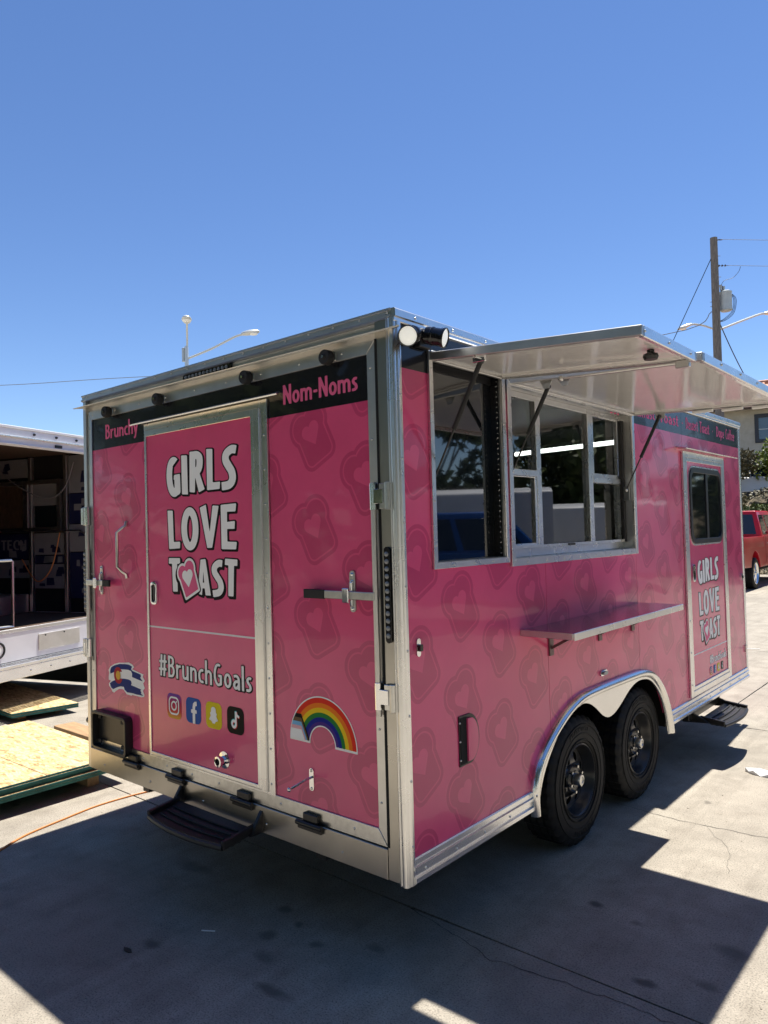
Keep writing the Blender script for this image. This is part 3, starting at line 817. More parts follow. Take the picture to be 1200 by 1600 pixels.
# interior: steel lining, ceiling, LED tubes, counter
P('interior_wall', MB().box(-2.512, -2.505, 0.08, 4.88, 0.1+G, 2.27+G), 'brushed_steel')
P('interior_wall', MB().box(-2.50, -0.06, 4.86, 4.87, 0.1+G, 2.27+G), 'brushed_steel')
P('ceiling', MB().box(-2.50, -0.06, 0.08, 4.86, 2.265+G, 2.285+G), 'white_paint')
P('counter', MB().box(-2.50, -1.85, 0.3, 4.4, 0.95+G, 1.0+G).box(-2.46, -1.95, 0.35, 4.35, 0.12+G, 0.95+G), 'steel', bevel=0.004)
P('extractor_hood', MB().hexa([(-2.5,2.2,1.75+G),(-1.55,2.2,1.75+G),(-1.55,4.3,1.75+G),(-2.5,4.3,1.75+G),(-2.5,2.2,2.25+G),(-2.1,2.2,2.25+G),(-2.1,4.3,2.25+G),(-2.5,4.3,2.25+G)]), 'steel', bevel=0.004)
for (a, b) in (((-1.48, 3.47), (-0.28, 3.30)),):
    t = P('light_fitting', MB().bar((a[0], a[1], 2.105+G), (b[0], b[1], 2.105+G), 0.07, 0.03), 'white_paint')
    P('led_tube', MB().cyl((a[0], a[1], 2.072+G), (b[0], b[1], 2.072+G), 0.016), 'led_tube', t)

# --- side wall: panels with their seams, cut for openings and the wheel arch
arch_out = [(0.990, -0.03), (0.988, 0.08), (1.012, 0.165), (1.062, 0.237), (1.147, 0.305), (1.264, 0.372), (1.394, 0.428), (1.552, 0.466), (1.76, 0.472), (2.031, 0.470),
            (2.278, 0.466), (2.436, 0.458), (2.567, 0.433), (2.676, 0.379), (2.785, 0.286), (2.871, 0.159), (2.918, 0.038), (2.935, -0.042)]
arch_out = cr(arch_out, 3)
def clip_arch(u0, u1):
    """lower outline of a panel from u0 to u1 along z=0.09, riding over the arch"""
    pts = []
    zat = lambda u: np.interp(u, [p[0] for p in arch_out[4:-2]], [p[1] for p in arch_out[4:-2]])
    lo, hi = 0.9905, 2.905
    us = sorted(set([u0, u1] + [p[0] for p in arch_out if u0 < p[0] < u1 and p[1] > 0.09]))
    for u in us: pts.append((u, max(0.09, float(zat(u))) if lo < u < hi else 0.09))
    if u0 < lo < u1:
        i = [k for k, p in enumerate(pts) if p[0] < lo]
        pts.insert(len(i), (0.988, 0.09))
    if u0 < 2.9 < u1:
        i = [k for k, p in enumerate(pts) if p[0] < 2.897]
        pts.insert(len(i), (2.897, 0.09))
    return pts
SEAMS = [0.028, 1.2095, 2.4375, 3.366]
top = 2.27
def panel(u0, u1, holes=()):
    low = clip_arch(u0, u1)
    loops = [low + [(u1, top), (u0, top)]] + [list(reversed(rect(*h))) for h in holes]
    return P('side_panel', MB().prism(loops, side, -0.035, 0.0), 'wrap_side', smooth=0)
g = 0.0018
# openings straddle the first seam: left panel keeps the screen niche and the near part of the window
pl = clip_arch(0.028, 1.2095 - g)
P('side_panel', MB().prism([pl + [(1.2095-g, 1.245), (0.87, 1.245), (0.87, 2.15), (1.2095-g, 2.15), (1.2095-g, top), (0.028, top)], list(reversed(rect(0.236, 0.81, 1.265, 2.168)))], side, -0.035, 0.0), 'wrap_side', smooth=0)
pm = clip_arch(1.2095 + g, 2.4375 - g)
P('side_panel', MB().prism([pm + [(2.4375-g, top), (1.2095+g, top), (1.2095+g, 2.15), (2.425, 2.15), (2.425, 1.245), (1.2095+g, 1.245)]], side, -0.035, 0.0), 'wrap_side', smooth=0)
pr = clip_arch(2.4375 + g, 3.40)
P('side_panel', MB().prism([pr + [(3.40, top), (2.4375+g, top)]], side, -0.035, 0.0), 'wrap_side', smooth=0)
P('side_panel', MB().prism([rect(3.4036, 4.36, 1.93, top)], side, -0.035, 0.0), 'wrap_side', smooth=0)
P('side_panel', MB().prism([rect(3.4036, 4.36, 0.09, 0.15)], side, -0.035, 0.0), 'wrap_side', smooth=0)
P('side_panel', MB().prism([rect(4.3636, Lh-0.02, 0.09, top)], side, -0.035, 0.0), 'wrap_side', smooth=0)
# inner lining behind the panels so nothing shows through the seams
ln = MB()
for (a, b_, c, d) in ((0.05, 4.9, 0.5, 1.2), (0.05, 4.9, 2.20, 2.28), (0.05, 0.235, 1.2, 2.2), (0.801, 0.868, 1.2, 2.2), (2.44, 4.9, 1.2, 2.2), (0.05, 0.98, 0.05, 0.5), (2.94, 4.9, 0.05, 0.5)):
    ln.prism([rect(a, b_, c, d)], side, -0.055, -0.037)
P('lining', ln, 'dark_gap', smooth=0)

# bottom rail and top rail, extruded with ridges
def extr(fn_prof, path0, path1, axis):
    mb = MB(); n = len(fn_prof)
    vs = []
    for t in (path0, path1):
        for (d, v) in fn_prof: vs.append((d, t, v + G) if axis == 'y' else (t, -d, v + G))
    fs = [(i, (i+1) % n, n + (i+1) % n, n + i) for i in range(n)]
    tri = tessellate_polygon([[Vector((p[0], p[1], 0)) for p in fn_prof]])
    fs += [tuple(t) for t in tri] + [tuple(i+n for i in t) for t in tri]
    return mb.add(vs, fs)
rail = [(-0.03, 0.0), (0.018, 0.0), (0.022, 0.004), (0.022, 0.022), (0.012, 0.028), (0.012, 0.050), (0.018, 0.054), (0.018, 0.064), (0.010, 0.068), (0.010, 0.090), (0.004, 0.0945), (-0.03, 0.0945)]
P('bottom_rail', extr(rail, 0.024, 0.985, 'y'), 'white_rail', smooth=20)
P('bottom_rail', extr(rail, 2.932, Lh-0.012, 'y'), 'white_rail', smooth=20)
trail = [(-0.03, 2.268), (0.010, 2.268), (0.014, 2.272), (0.014, 2.284), (0.022, 2.288), (0.022, 2.316), (0.016, 2.322), (-0.03, 2.322)]
P('roof_rail', extr(trail, -0.012, Lh, 'y'), 'bright_aluminium', smooth=20)
P('roof_rail', extr([(-0.05, 2.283), (0.012, 2.283), (0.020, 2.287), (0.020, 2.296), (0.012, 2.299), (0.012, 2.313), (0.018, 2.316), (0.018, 2.323), (-0.05, 2.323)], -2.562, -0.0, 'x'), 'aluminium', smooth=20)
P('roof_rail', MB().box(-2.562, -2.535, 0.0, Lh, 2.268+G, 2.322+G), 'aluminium')
P('roof_rail', MB().box(-2.53, -0.03, Lh-0.01, Lh+0.008, 2.268+G, 2.322+G), 'aluminium')
P('corner_post', MB().box(-0.03, 0.010, Lh-0.03, Lh+0.008, 0.0+G, 2.268+G), 'white_rail', bevel=0.008)
# right rear corner extrusion (rounded, with two grooves)
def zex(poly, z0, z1): return MB().prism([poly], lambda u, v, d: (u, v, d + G), z0, z1)
P('corner_post', zex([(-0.030, 0.03), (-0.030, -0.014), (-0.024, -0.018), (-0.020, -0.012), (-0.014, -0.018), (-0.004, -0.020), (0.006, -0.017), (0.010, -0.010), (0.012, -0.002), (0.008, 0.002), (0.013, 0.006), (0.014, 0.024), (0.012, 0.031), (0.0, 0.031)], -0.004, 2.283), 'bright_aluminium', smooth=50)
P('rear_post', MB().box(-0.094, -0.0305, -0.010, 0.04, 0.0+G, 2.283+G), 'sheet_aluminium', bevel=0.0015)
P('rear_post', MB().box(-2.552, -2.518, -0.012, 0.04, 0.0+G, 2.283+G), 'aluminium', bevel=0.002)
P('header', RB(-2.516, -0.096, 2.2165, 2.2825, -0.04, 0.002), 'aluminium', bevel=0.001)
P('drip_edge', MB().hexa([rear(-2.585, 2.238, 0.072), rear(0.070, 2.226, 0.060), rear(0.012, 2.246, -0.002), rear(-2.556, 2.246, -0.002),
                          rear(-2.585, 2.242, 0.075), rear(0.070, 2.232, 0.062), rear(0.012, 2.2515, -0.002), rear(-2.556, 2.2515, -0.002)]), 'aluminium')
# black strip standing in for the shaded gap beside the ramp door
P('gap_strip', MB().box(-0.0965, -0.0942, -0.011, 0.02, 0.13+G, 2.212+G).box(-0.0962, -0.083, -0.0115, -0.0102, 0.13+G, 2.213+G), 'dark_gap')

# --- rear ramp door
RD = P('ramp_door', RB(-2.513, -0.0975, 0.126, 2.2145, -0.03, 0.004), 'sheet_aluminium')
P('panel', RB(-2.462, -1.8605, 0.188, 2.160, 0.0045, 0.0095), 'wrap_rear', RD)
P('panel', RB(-0.788, -0.147, 0.188, 2.160, 0.0045, 0.0095), 'wrap_rear', RD)
P('panel', RB(-1.8595, -0.789, 2.062, 2.160, 0.0045, 0.0095), 'wrap_rear', RD)
def trim_quad(pts, d0=0.006, d1=0.0165): return MB().prism([pts], rear, d0, d1)
x0, x1, z0, z1 = -2.514, -0.0965, 0.125, 2.2155
w = 0.053
P('trim', trim_quad([(x0, z1), (x0+w, z1-w-0.003), (x1-w, z1-w-0.003), (x1, z1)]), 'aluminium', RD, bevel=0.0015)
P('trim', trim_quad([(x1, z0), (x1, z1-0.002), (x1-w+0.002, z1-w-0.004), (x1-w+0.002, z0+w+0.015)]), 'aluminium', RD, bevel=0.0015)
P('trim', trim_quad([(x0, z0), (x0+w-0.002, z0+w+0.015), (x0+w-0.002, z1-w-0.004), (x0, z1-0.002)]), 'aluminium', RD, bevel=0.0015)
P('trim', trim_quad([(x0+0.002, z0), (x1-0.002, z0), (x1-w, z0+w+0.014), (x0+w, z0+w+0.014)]), 'zinc', RD, bevel=0.0015)
P('rear_sill', MB().box(-2.517, -0.096, -0.014, 0.04, 0.0+G, 0.1225+G), 'sheet_aluminium', bevel=0.0015)

# man door in the ramp door
jm = RB(-0.842, -0.789, 0.186, 2.062, 0.010, 0.021)
RB(-0.886, -0.8435, 0.19, 2.025, 0.010, 0.0255, jm)
RB(-1.8605, -1.850, 0.19, 2.035, 0.010, 0.020, jm)
RB(-1.8605, -0.843, 2.0265, 2.062, 0.010, 0.0205, jm)
RB(-1.8605, -0.843, 0.186, 0.1985, 0.010, 0.0205, jm)
P('door_jamb', jm, 'bright_aluminium', RD, bevel=0.0015)
P('door_hinge', MB().tube([rear(-0.8385, 0.20, 0.0235), rear(-0.8385, 2.02, 0.0235)], 0.0055, 8), 'aluminium', RD)
MD = P('door', RB(-1.849, -0.8865, 0.2005, 2.0245, 0.010, 0.0175), 'wrap_door')
df = RB(-1.849, -1.835, 0.2005, 2.0245, 0.018, 0.0245)
RB(-0.908, -0.8875, 0.2005, 2.0245, 0.018, 0.0245, df)
RB(-1.8345, -0.9085, 1.990, 2.0245, 0.018, 0.0245, df)
RB(-1.8345, -0.9085, 0.2005, 0.219, 0.018, 0.0245, df)
P('door_frame', df, 'bright_aluminium', MD, bevel=0.0015)
P('drip_cap', MB().hexa([rear(-1.945, 2.060, 0.058), rear(-0.672, 2.060, 0.058), rear(-0.70, 2.080, 0.011), rear(-1.925, 2.080, 0.011),
                         rear(-1.945, 2.066, 0.061), rear(-0.672, 2.066, 0.061), rear(-0.70, 2.0855, 0.011), rear(-1.925, 2.0855, 0.011)]), 'bright_aluminium', RD)
P('door_stripe', RB(-1.834, -0.909, 0.912, 0.921, 0.018, 0.0188), 'stripe_white', MD, smooth=0)
lb = P('door_latch', MB().prism([rrect(-1.808, -1.745, 1.042, 1.168, 0.022), list(reversed(rrect(-1.797, -1.758, 1.056, 1.154, 0.016)))], rear, 0.0176, 0.030), 'chrome', MD, bevel=0.003, seg=2)
P('paddle', MB().prism([rrect(-1.7955, -1.7595, 1.058, 1.152, 0.014)], rear, 0.0176, 0.0215), 'black_gloss', lb)
P('pull', MB().prism([rrect(-1.787, -1.768, 1.066, 1.144, 0.008)], rear, 0.0215, 0.0265), 'black_plastic', lb, bevel=0.002)

# --- lettering on a door (shared by the rear door and the side door)
def sign(fn, off, parent, u0, sc, v0):
    """u0 = left of the words, v0 = foot of the last word; sc 1 = rear door size"""
    U = lambda x: u0 + x * sc; V = lambda z: v0 + z * sc
    lettering('GIRLS', U(0.0), U(0.612), V(0.532), 0.214*sc, fn, off, parent, big=True, outline=0.032, shadow=(0.03, 0.03), res=44,
              jitter={0: (-0.04, 2, 1.02), 1: (-0.02, 1, 1.0), 2: (0.02, -2, 1.02), 3: (0.04, -1, 1.0), 4: (0.03, -3, 1.06)})
    lettering('LOVE', U(0.005), U(0.606), V(0.236), 0.218*sc, fn, off, parent, big=True, outline=0.032, shadow=(0.03, 0.03), res=44,
              jitter={0: (0, 1, 0.97), 1: (0.0, 0, 1.04), 2: (0.03, 0, 1.0), 3: (0.01, -1, 1.03)})
    lettering('T', U(0.008), U(0.115), V(0.0), 0.183*sc, fn, off, parent, big=True, outline=0.038, shadow=(0.035, 0.035), res=44, jitter={0: (0.04, 1, 1.0)})
    lettering('AST', U(0.268), U(0.602), V(0.0), 0.183*sc, fn, off, parent, big=True, outline=0.038, shadow=(0.035, 0.035), res=44,
              jitter={0: (0.0, 0, 1.03), 1: (-0.02, 2, 1.04), 2: (0.01, -2, 1.02)})
    c = (U(0.188), V(0.080)); s = 0.172 * sc; rot = 24
    b = (c[0]-0.16*sc, c[0]+0.16*sc, c[1]-0.17*sc, c[1]+0.17*sc)
    st = 0.0035 * sc
    t = decal('toast_emblem', 'letter_white', parent, fn, off + 0.0012, lambda p: toast_sdf(p, c, s, rot) - 0.004*sc, *b, st)
    decal('emblem_outline', 'letter_black', t, fn, off + 0.0004, lambda p: np.minimum(toast_sdf(p, c, s, rot) - 0.012*sc, toast_sdf((p[0]+0.010*sc, p[1]+0.012*sc), c, s, rot) - 0.010*sc), *b, st)
    decal('emblem_fill', 'letter_pink', t, fn, off + 0.002, lambda p: toast_sdf(p, c, s, rot) + 0.009*sc, *b, st)
    decal('emblem_heart', 'letter_white', t, fn, off + 0.0028, lambda p: heart_sdf(p, (c[0]-0.003*sc, c[1]+0.005*sc), 0.098*sc, rot-14), *b, st)
sign(rear, 0.0188, MD, -1.642, 1.0, 1.112)
lettering('#BrunchGoals', -1.752, -0.945, 0.650, 0.118, rear, 0.0188, MD, outline=0.038, shadow=(0.03, 0.03), res=40, gap=0.06, hw=0.056)

def icons(fn, off, parent, cx, cz, s, gapx):
    """four small square app badges: camera, letter f, ghost, note"""
    st = s / 46
    for k in range(4):
        x = cx + gapx * k; b = (x - s*0.62, x + s*0.62, cz - s*0.62, cz + s*0.62)
        plate = decal('app_badge', ['icon_sunset', 'icon_blue', 'icon_yellow', 'icon_black'][k], parent, fn, off, lambda p: sd_rrect(p, (x, cz), s/2, s/2, s*0.24), *b, st)
        if k == 0:
            f = lambda p: np.minimum(np.minimum(np.abs(sd_rrect(p, (x, cz+0.02*s), s*0.33, s*0.33, s*0.2)) - 0.035*s, np.abs(sd_circ(p, (x, cz+0.02*s), s*0.165)) - 0.035*s), sd_circ(p, (x+0.19*s, cz+0.2*s), 0.04*s))
        elif k == 1:
            f = lambda p: np.minimum(sd_stroke(p, [(x+0.05*s, cz-0.5*s), (x+0.05*s, cz+0.12*s), (x+0.08*s, cz+0.24*s), (x+0.15*s, cz+0.29*s), (x+0.25*s, cz+0.30*s)], 0.085*s), sd_stroke(p, [(x-0.13*s, cz-0.02*s), (x+0.24*s, cz-0.02*s)], 0.07*s))
        elif k == 2:
            gh = [(-0.16, 0.12), (-0.14, 0.26), (-0.06, 0.33), (0.06, 0.33), (0.14, 0.26), (0.16, 0.12), (0.22, 0.08), (0.17, -0.02), (0.29, -0.17), (0.13, -0.22), (0.06, -0.31), (0, -0.29), (-0.06, -0.31), (-0.13, -0.22), (-0.29, -0.17), (-0.17, -0.02), (-0.22, 0.08)]
            f = lambda p: sd_poly(p, [(x + q[0]*s, cz + q[1]*s) for q in gh])
        else:
            nt_pts = [(0.02, 0.34), (0.03, -0.12)]
            f0 = lambda p, dx, dy: np.minimum(np.minimum(sd_stroke(p, [(x+(0.045+dx)*s, cz+(0.34+dy)*s), (x+(0.045+dx)*s, cz+(-0.13+dy)*s)], 0.05*s), np.abs(sd_circ(p, (x+(-0.07+dx)*s, cz+(-0.13+dy)*s), 0.115*s)) - 0.05*s),
                                              sd_stroke(p, cr([(x+(0.06+dx)*s, cz+(0.33+dy)*s), (x+(0.11+dx)*s, cz+(0.21+dy)*s), (x+(0.24+dx)*s, cz+(0.15+dy)*s)]), 0.045*s))
            decal('badge_mark', 'print_cyan', plate, fn, off + 0.0008, lambda p: f0(p, -0.025, 0.02), *b, st)
            decal('badge_mark', 'print_red', plate, fn, off + 0.0014, lambda p: f0(p, 0.025, -0.02), *b, st)
            f = lambda p: f0(p, 0, 0)
        decal('badge_mark', 'letter_white', plate, fn, off + 0.002, f, *b, st)
icons(rear, 0.0188, MD, -1.610, 0.497, 0.134, 0.1770)
lettering('Brunchy', -2.305, -1.940, 2.024, 0.088, rear, 0.0108, RD, m='letter_pink', res=30, gap=0.04)
lettering('Nom-Noms', -0.680, -0.206, 2.018, 0.092, rear, 0.0108, RD, m='letter_pink', res=30, gap=0.04)

# flag sticker, brushed edges
outl = [(-2.3155, 0.5799), (-2.309, 0.6037), (-2.3141, 0.6206), (-2.2935, 0.6429), (-2.248, 0.6618), (-2.1922, 0.6752), (-2.1268, 0.6815), (-2.0838, 0.6876), (-2.042, 0.6777), (-2.0241, 0.6656), (-2.0455, 0.6509), (-1.9809, 0.641), (-1.925, 0.6332), (-1.9331, 0.6187), (-1.9136, 0.599), (-1.9293, 0.5808), (-1.915, 0.5566), (-1.9333, 0.5394), (-1.9189, 0.5167), (-1.9243, 0.5051), (-1.9549, 0.4999), (-2.0062, 0.5016), (-2.0505, 0.5016), (-2.0585, 0.4964), (-2.1115, 0.4982), (-2.1404, 0.5172), (-2.1592, 0.522), (-2.1974, 0.5188), (-2.231, 0.5034), (-2.2537, 0.4906), (-2.276, 0.4936), (-2.284, 0.5056), (-2.3116, 0.5254), (-2.314, 0.5396), (-2.2908, 0.5566), (-2.316, 0.5625)]
blue1 = [(-2.2973, 0.6136), (-2.2852, 0.6379), (-2.2426, 0.6551), (-2.187, 0.6677), (-2.1271, 0.6735), (-2.079, 0.674), (-2.045, 0.6663), (-2.0587, 0.6496), (-2.0432, 0.6414), (-1.9556, 0.6299), (-1.9509, 0.6195), (-1.9614, 0.6101), (-1.9315, 0.5929), (-1.9721, 0.5965), (-2.0496, 0.606), (-2.0463, 0.6258), (-2.059, 0.6398), (-2.0906, 0.6435), (-2.1389, 0.6414), (-2.1716, 0.638), (-2.2158, 0.6278), (-2.2552, 0.6123), (-2.2921, 0.5997)]
blue2 = [(-2.3026, 0.5409), (-2.2739, 0.5557), (-2.24, 0.5666), (-2.1899, 0.5808), (-2.1408, 0.5862), (-2.0925, 0.5873), (-2.0609, 0.5824), (-2.0535, 0.5694), (-2.0618, 0.5573), (-1.9534, 0.5452), (-1.9613, 0.536), (-1.9488, 0.5294), (-1.9592, 0.5226), (-1.9292, 0.5113), (-1.9956, 0.5099), (-2.0475, 0.5117), (-2.1058, 0.5101), (-2.1322, 0.521), (-2.1424, 0.5381), (-2.1804, 0.5364), (-2.2192, 0.5262), (-2.2642, 0.5094), (-2.2864, 0.5168)]
fb = (-2.335, -1.895, 0.475, 0.70)
fl = decal('flag_sticker', 'letter_white', RD, rear, 0.0108, lambda p: sd_poly(p, outl), *fb, 0.003)
decal('flag_stripe', 'flag_blue', fl, rear, 0.0114, lambda p: sd_poly(p, blue1), *fb, 0.003)
decal('flag_stripe', 'flag_blue', fl, rear, 0.0114, lambda p: sd_poly(p, blue2), *fb, 0.003)
fc = (-2.2022, 0.5994)
elp = lambda p, k: np.hypot(p[0]-fc[0], p[1]-fc[1]) - k
decal('flag_ring', 'flag_red', fl, rear, 0.0120, lambda p: np.maximum(elp(p, 0.049), -np.maximum(np.abs(p[1]-fc[1]-0.004)-0.020, fc[0]+0.02-p[0])), *fb, 0.0025)
decal('flag_disc', 'flag_gold', fl, rear, 0.0126, lambda p: elp(p, 0.0265), *fb, 0.0025)

# rainbow sticker
cx, cz, ro, ri = -0.473, 0.478, 0.212, 0.078
def ringf(a, b): return lambda p: np.maximum(np.maximum(np.hypot(p[0]-cx, p[1]-cz) - b, a - np.hypot(p[0]-cx, p[1]-cz)), cz + 0.004 - p[1])
rb = (cx-0.23, cx+0.23, cz-0.02, cz+0.23)
rs = decal('rainbow_sticker', 'letter_white', RD, rear, 0.0108, lambda p: np.maximum(np.maximum(np.hypot(p[0]-cx, p[1]-cz) - ro, ri - np.hypot(p[0]-cx, p[1]-cz)), cz - 0.006 - p[1]), *rb, 0.003)
cols = ['print_violet', 'print_blue', 'print_green', 'print_yellow', 'print_orange', 'print_red']
rr = [ri+0.006, 0.100, 0.120, 0.141, 0.162, 0.183, ro-0.006]
for k in range(6):
    decal('rainbow_band', cols[k], rs, rear, 0.0114, ringf(rr[k], rr[k+1]), *rb, 0.003)
rin = lambda p: np.maximum(np.hypot(p[0]-cx, p[1]-cz) - (ro-0.006), (ri+0.006) - np.hypot(p[0]-cx, p[1]-cz))
for k, (c, h) in enumerate((('icon_black', 0.118), ('print_brown', 0.100), ('print_sky', 0.082), ('print_rose', 0.064), ('letter_white', 0.048))):
    # the chevron: nested wedges pointing along the bow at its left foot
    decal('rainbow_chevron', c, rs, rear, 0.0120 + 0.0005*k, lambda p: np.maximum(np.maximum(rin(p), cz + 0.004 - p[1]), np.maximum(p[1] - (cz + h), (p[0] - (cx - ri - 0.052)) * 0.9 + (p[1] - (cz + h - 0.005)) * 0.42)), *rb, 0.003)

# --- rear hardware
for i, x in enumerate((-2.022, -1.579, -1.014, -0.541)):
    h = P('ramp_hinge', MB().box(x-0.075, x+0.075, -0.030, -0.0145, 0.092+G, 0.122+G).cyl((x-0.08, -0.030, 0.120+G), (x+0.08, -0.030, 0.120+G), 0.0125, n=10), 'black_paint', bevel=0.002)
    P('hinge_leaf', MB().box(x-0.045, x+0.045, -0.024, -0.0035, 0.1235+G, 0.165+G), 'black_paint', h, bevel=0.003)
for x in (-2.234, -1.681, -0.913, -0.359):
    rl = P('bumper_roller', MB().lathe([(0.0, 0.066), (0.010, 0.066), (0.012, 0.060), (0.030, 0.060), (0.033, 0.055), (0.033, 0.026), (0.028, 0.020), (0.0, 0.020)], rear(x, 2.180, 0), (0, -1, 0), 24), 'black_rubber', RD)
    P('roller_bracket', RB(x-0.012, x+0.040, 2.163, 2.199, 0.017, 0.024), 'zinc', rl, bevel=0.002)
    P('roller_pin', MB().cyl(rear(x, 2.18, 0.060), rear(x, 2.18, 0.069), 0.0065), 'chrome', rl)
# light bar under the roof rail and the tail lamp strip on the corner post
def led_strip(name, fn, u0, u1, v, horizontal, off, n, m='clear_lens'):
    if horizontal: pts = rrect(u0, u1, v-0.016, v+0.016, 0.0155)
    else: pts = rrect(v-0.0155, v+0.0155, u0, u1, 0.015)
    b = P(name, MB().prism([pts], fn, off, off + 0.012), 'black_gloss', bevel=0.003)
    first = None
    for k in range(n):
        t = u0 + (u1-u0) * (k + 1.0) / (n + 1)
        c = Vector(fn(*((t, v) if horizontal else (v, t)), off + 0.012))
        if first is None:
            ax = Vector(fn(0, 0, 1)) - Vector(fn(0, 0, 0))
            first = MB().lathe([(0.0105, 0.0), (0.0098, 0.004), (0.006, 0.007), (0.0, 0.008)], c, ax, 14).build('lens', m, b, org=c)
        else: shared(first, 'lens', b, c)
    return b
led_strip('light_bar', rear, -1.475, -1.062, 2.2665, True, 0.0035, 12)
led_strip('tail_lamp', rear, 0.962, 1.353, -0.050, False, 0.0235, 12)
led_strip('tail_lamp', rear, 0.962, 1.353, -2.535, False, 0.0255, 12)
# cam bar locks: vertical bars with hinge-like keepers, swing handles and hasps
for sgn, bx, kx in ((1, -0.113, -0.055), (-1, -2.505, -2.548)):
    bar = P('lock_bar', MB().cyl(rear(bx, 0.66, 0.034), rear(bx, 1.62, 0.034), 0.0115, n=14), 'aluminium')
    for zc in (1.560, 0.742):
        kp = P('bar_keeper', MB().prism([rect(kx-0.024, kx+0.018, zc-0.052, zc+0.052)], rear, 0.0235, 0.040).cyl(rear(kx+0.020, zc-0.056, 0.036), rear(kx+0.020, zc+0.056, 0.036), 0.013, n=12), 'zinc', bar, bevel=0.002)
        P('bar_collar', MB().cyl(rear(bx, zc-0.056, 0.034), rear(bx, zc+0.056, 0.034), 0.0165, n=14).prism([rect(min(bx, kx)+0.0, max(bx, kx), zc-0.03, zc+0.03)], rear, 0.0405, 0.046), 'chrome', bar, bevel=0.0015)
    e = -0.530 if sgn > 0 else -2.225
    hb = P('lock_handle', MB().prism([rect(min(bx, e), max(bx, e), 1.132, 1.166)], rear, 0.040, 0.050), 'zinc', bar, bevel=0.002)
    g0, g1 = (-0.530, -0.400) if sgn > 0 else (-2.300, -2.222)
    P('grip', MB().prism([rect(g0, g1, 1.129, 1.169)], rear, 0.0385, 0.0535), 'black_rubber', hb, bevel=0.003)
    hx = -0.262 if sgn > 0 else -2.372
    hs = P('hasp', MB().prism([rrect(hx-0.016, hx+0.016, 1.075, 1.252, 0.015)], rear, 0.010, 0.017), 'zinc', RD, bevel=0.0015)
    P('hasp_catch', MB().prism([rect(hx-0.022, hx+0.014, 1.118, 1.180)], rear, 0.0505, 0.062).prism([rect(hx-0.008, hx+0.006, 1.10, 1.205)], rear, 0.017, 0.030), 'chrome', hs, bevel=0.003)
    for zz in (1.236, 1.205, 1.090): P('screw', MB().sphere(rear(hx, zz, 0.018), 0.0085, 10, 6, (1, 0.6, 1)), 'chrome', hs)
P('grab_handle', MB().tube(cr([rear(-2.078, 1.512, 0.012)[0:1] + (0, 0)][:0] or [(0, 0), (0, 0.001)], 1)[:0] or [rear(-2.078, 1.515, 0.014), rear(-2.078, 1.490, 0.020), rear(-2.082, 1.475, 0.042), rear(-2.105, 1.450, 0.060), rear(-2.105, 1.250, 0.060), rear(-2.085, 1.222, 0.042), rear(-2.082, 1.205, 0.020), rear(-2.082, 1.182, 0.014)], 0.0085, 10), 'zinc', RD)
# licence plate housing
pb = P('plate_housing', MB().prism([rrect(-2.445, -2.052, 0.143, 0.372, 0.03), list(reversed(rrect(-2.428, -2.069, 0.160, 0.355, 0.02)))], rear, 0.010, 0.060), 'black_plastic', RD, bevel=0.005, seg=2)
P('back_plate', MB().prism([rrect(-2.430, -2.067, 0.158, 0.357, 0.02)], rear, 0.010, 0.016), 'black_plastic', pb)
for (x, z) in ((-2.38, 0.335), (-2.12, 0.335), (-2.38, 0.19), (-2.12, 0.19)):
    P('plate_clip', MB().box(x-0.016, x+0.016, -0.028, -0.016, z-0.01+G, z+0.01+G), 'black_rubber', pb, bevel=0.002)
    P('screw', MB().sphere(rear(x-0.02, z-0.012, 0.018), 0.006, 8, 5), 'zinc', pb)
nz = P('water_inlet', MB().lathe([(0.0, 0.018), (0.042, 0.018), (0.043, 0.021), (0.030, 0.023), (0.022, 0.024), (0.022, 0.045), (0.027, 0.046), (0.027, 0.062), (0.018, 0.063), (0.018, 0.040), (0.0, 0.040)], rear(-1.175, 0.286, 0), (0, -1, 0), 20), 'chrome', MD)
P('inlet_bore', MB().lathe([(0.0, 0.0405), (0.0178, 0.0405)], rear(-1.175, 0.286, 0), (0, -1, 0), 16), 'dark_gap', nz)
hk = P('door_holdback', MB().prism([rrect(-0.560, -0.532, 0.262, 0.362, 0.013)], rear, 0.0096, 0.015), 'chrome', RD, bevel=0.002)
P('holdback_pin', MB().tube([rear(-0.546, 0.322, 0.012), rear(-0.550, 0.318, 0.045), rear(-0.575, 0.292, 0.120)], 0.0055, 8).sphere(rear(-0.575, 0.292, 0.122), 0.010, 10, 6), 'chrome', hk)
for z in (0.352, 0.272): P('screw', MB().sphere(rear(-0.546, z, 0.0155), 0.0075, 8, 5, (1, 0.5, 1)), 'zinc', hk)
P('side_marker', MB().cyl((-2.555, 0.05, 0.25+G), (-2.66, 0.05, 0.262+G), 0.026, 0.022, 12).cyl((-2.55, 0.05, 0.25+G), (-2.575, 0.05, 0.25+G), 0.034, 0.034, 12), 'black_plastic', bevel=0.003)

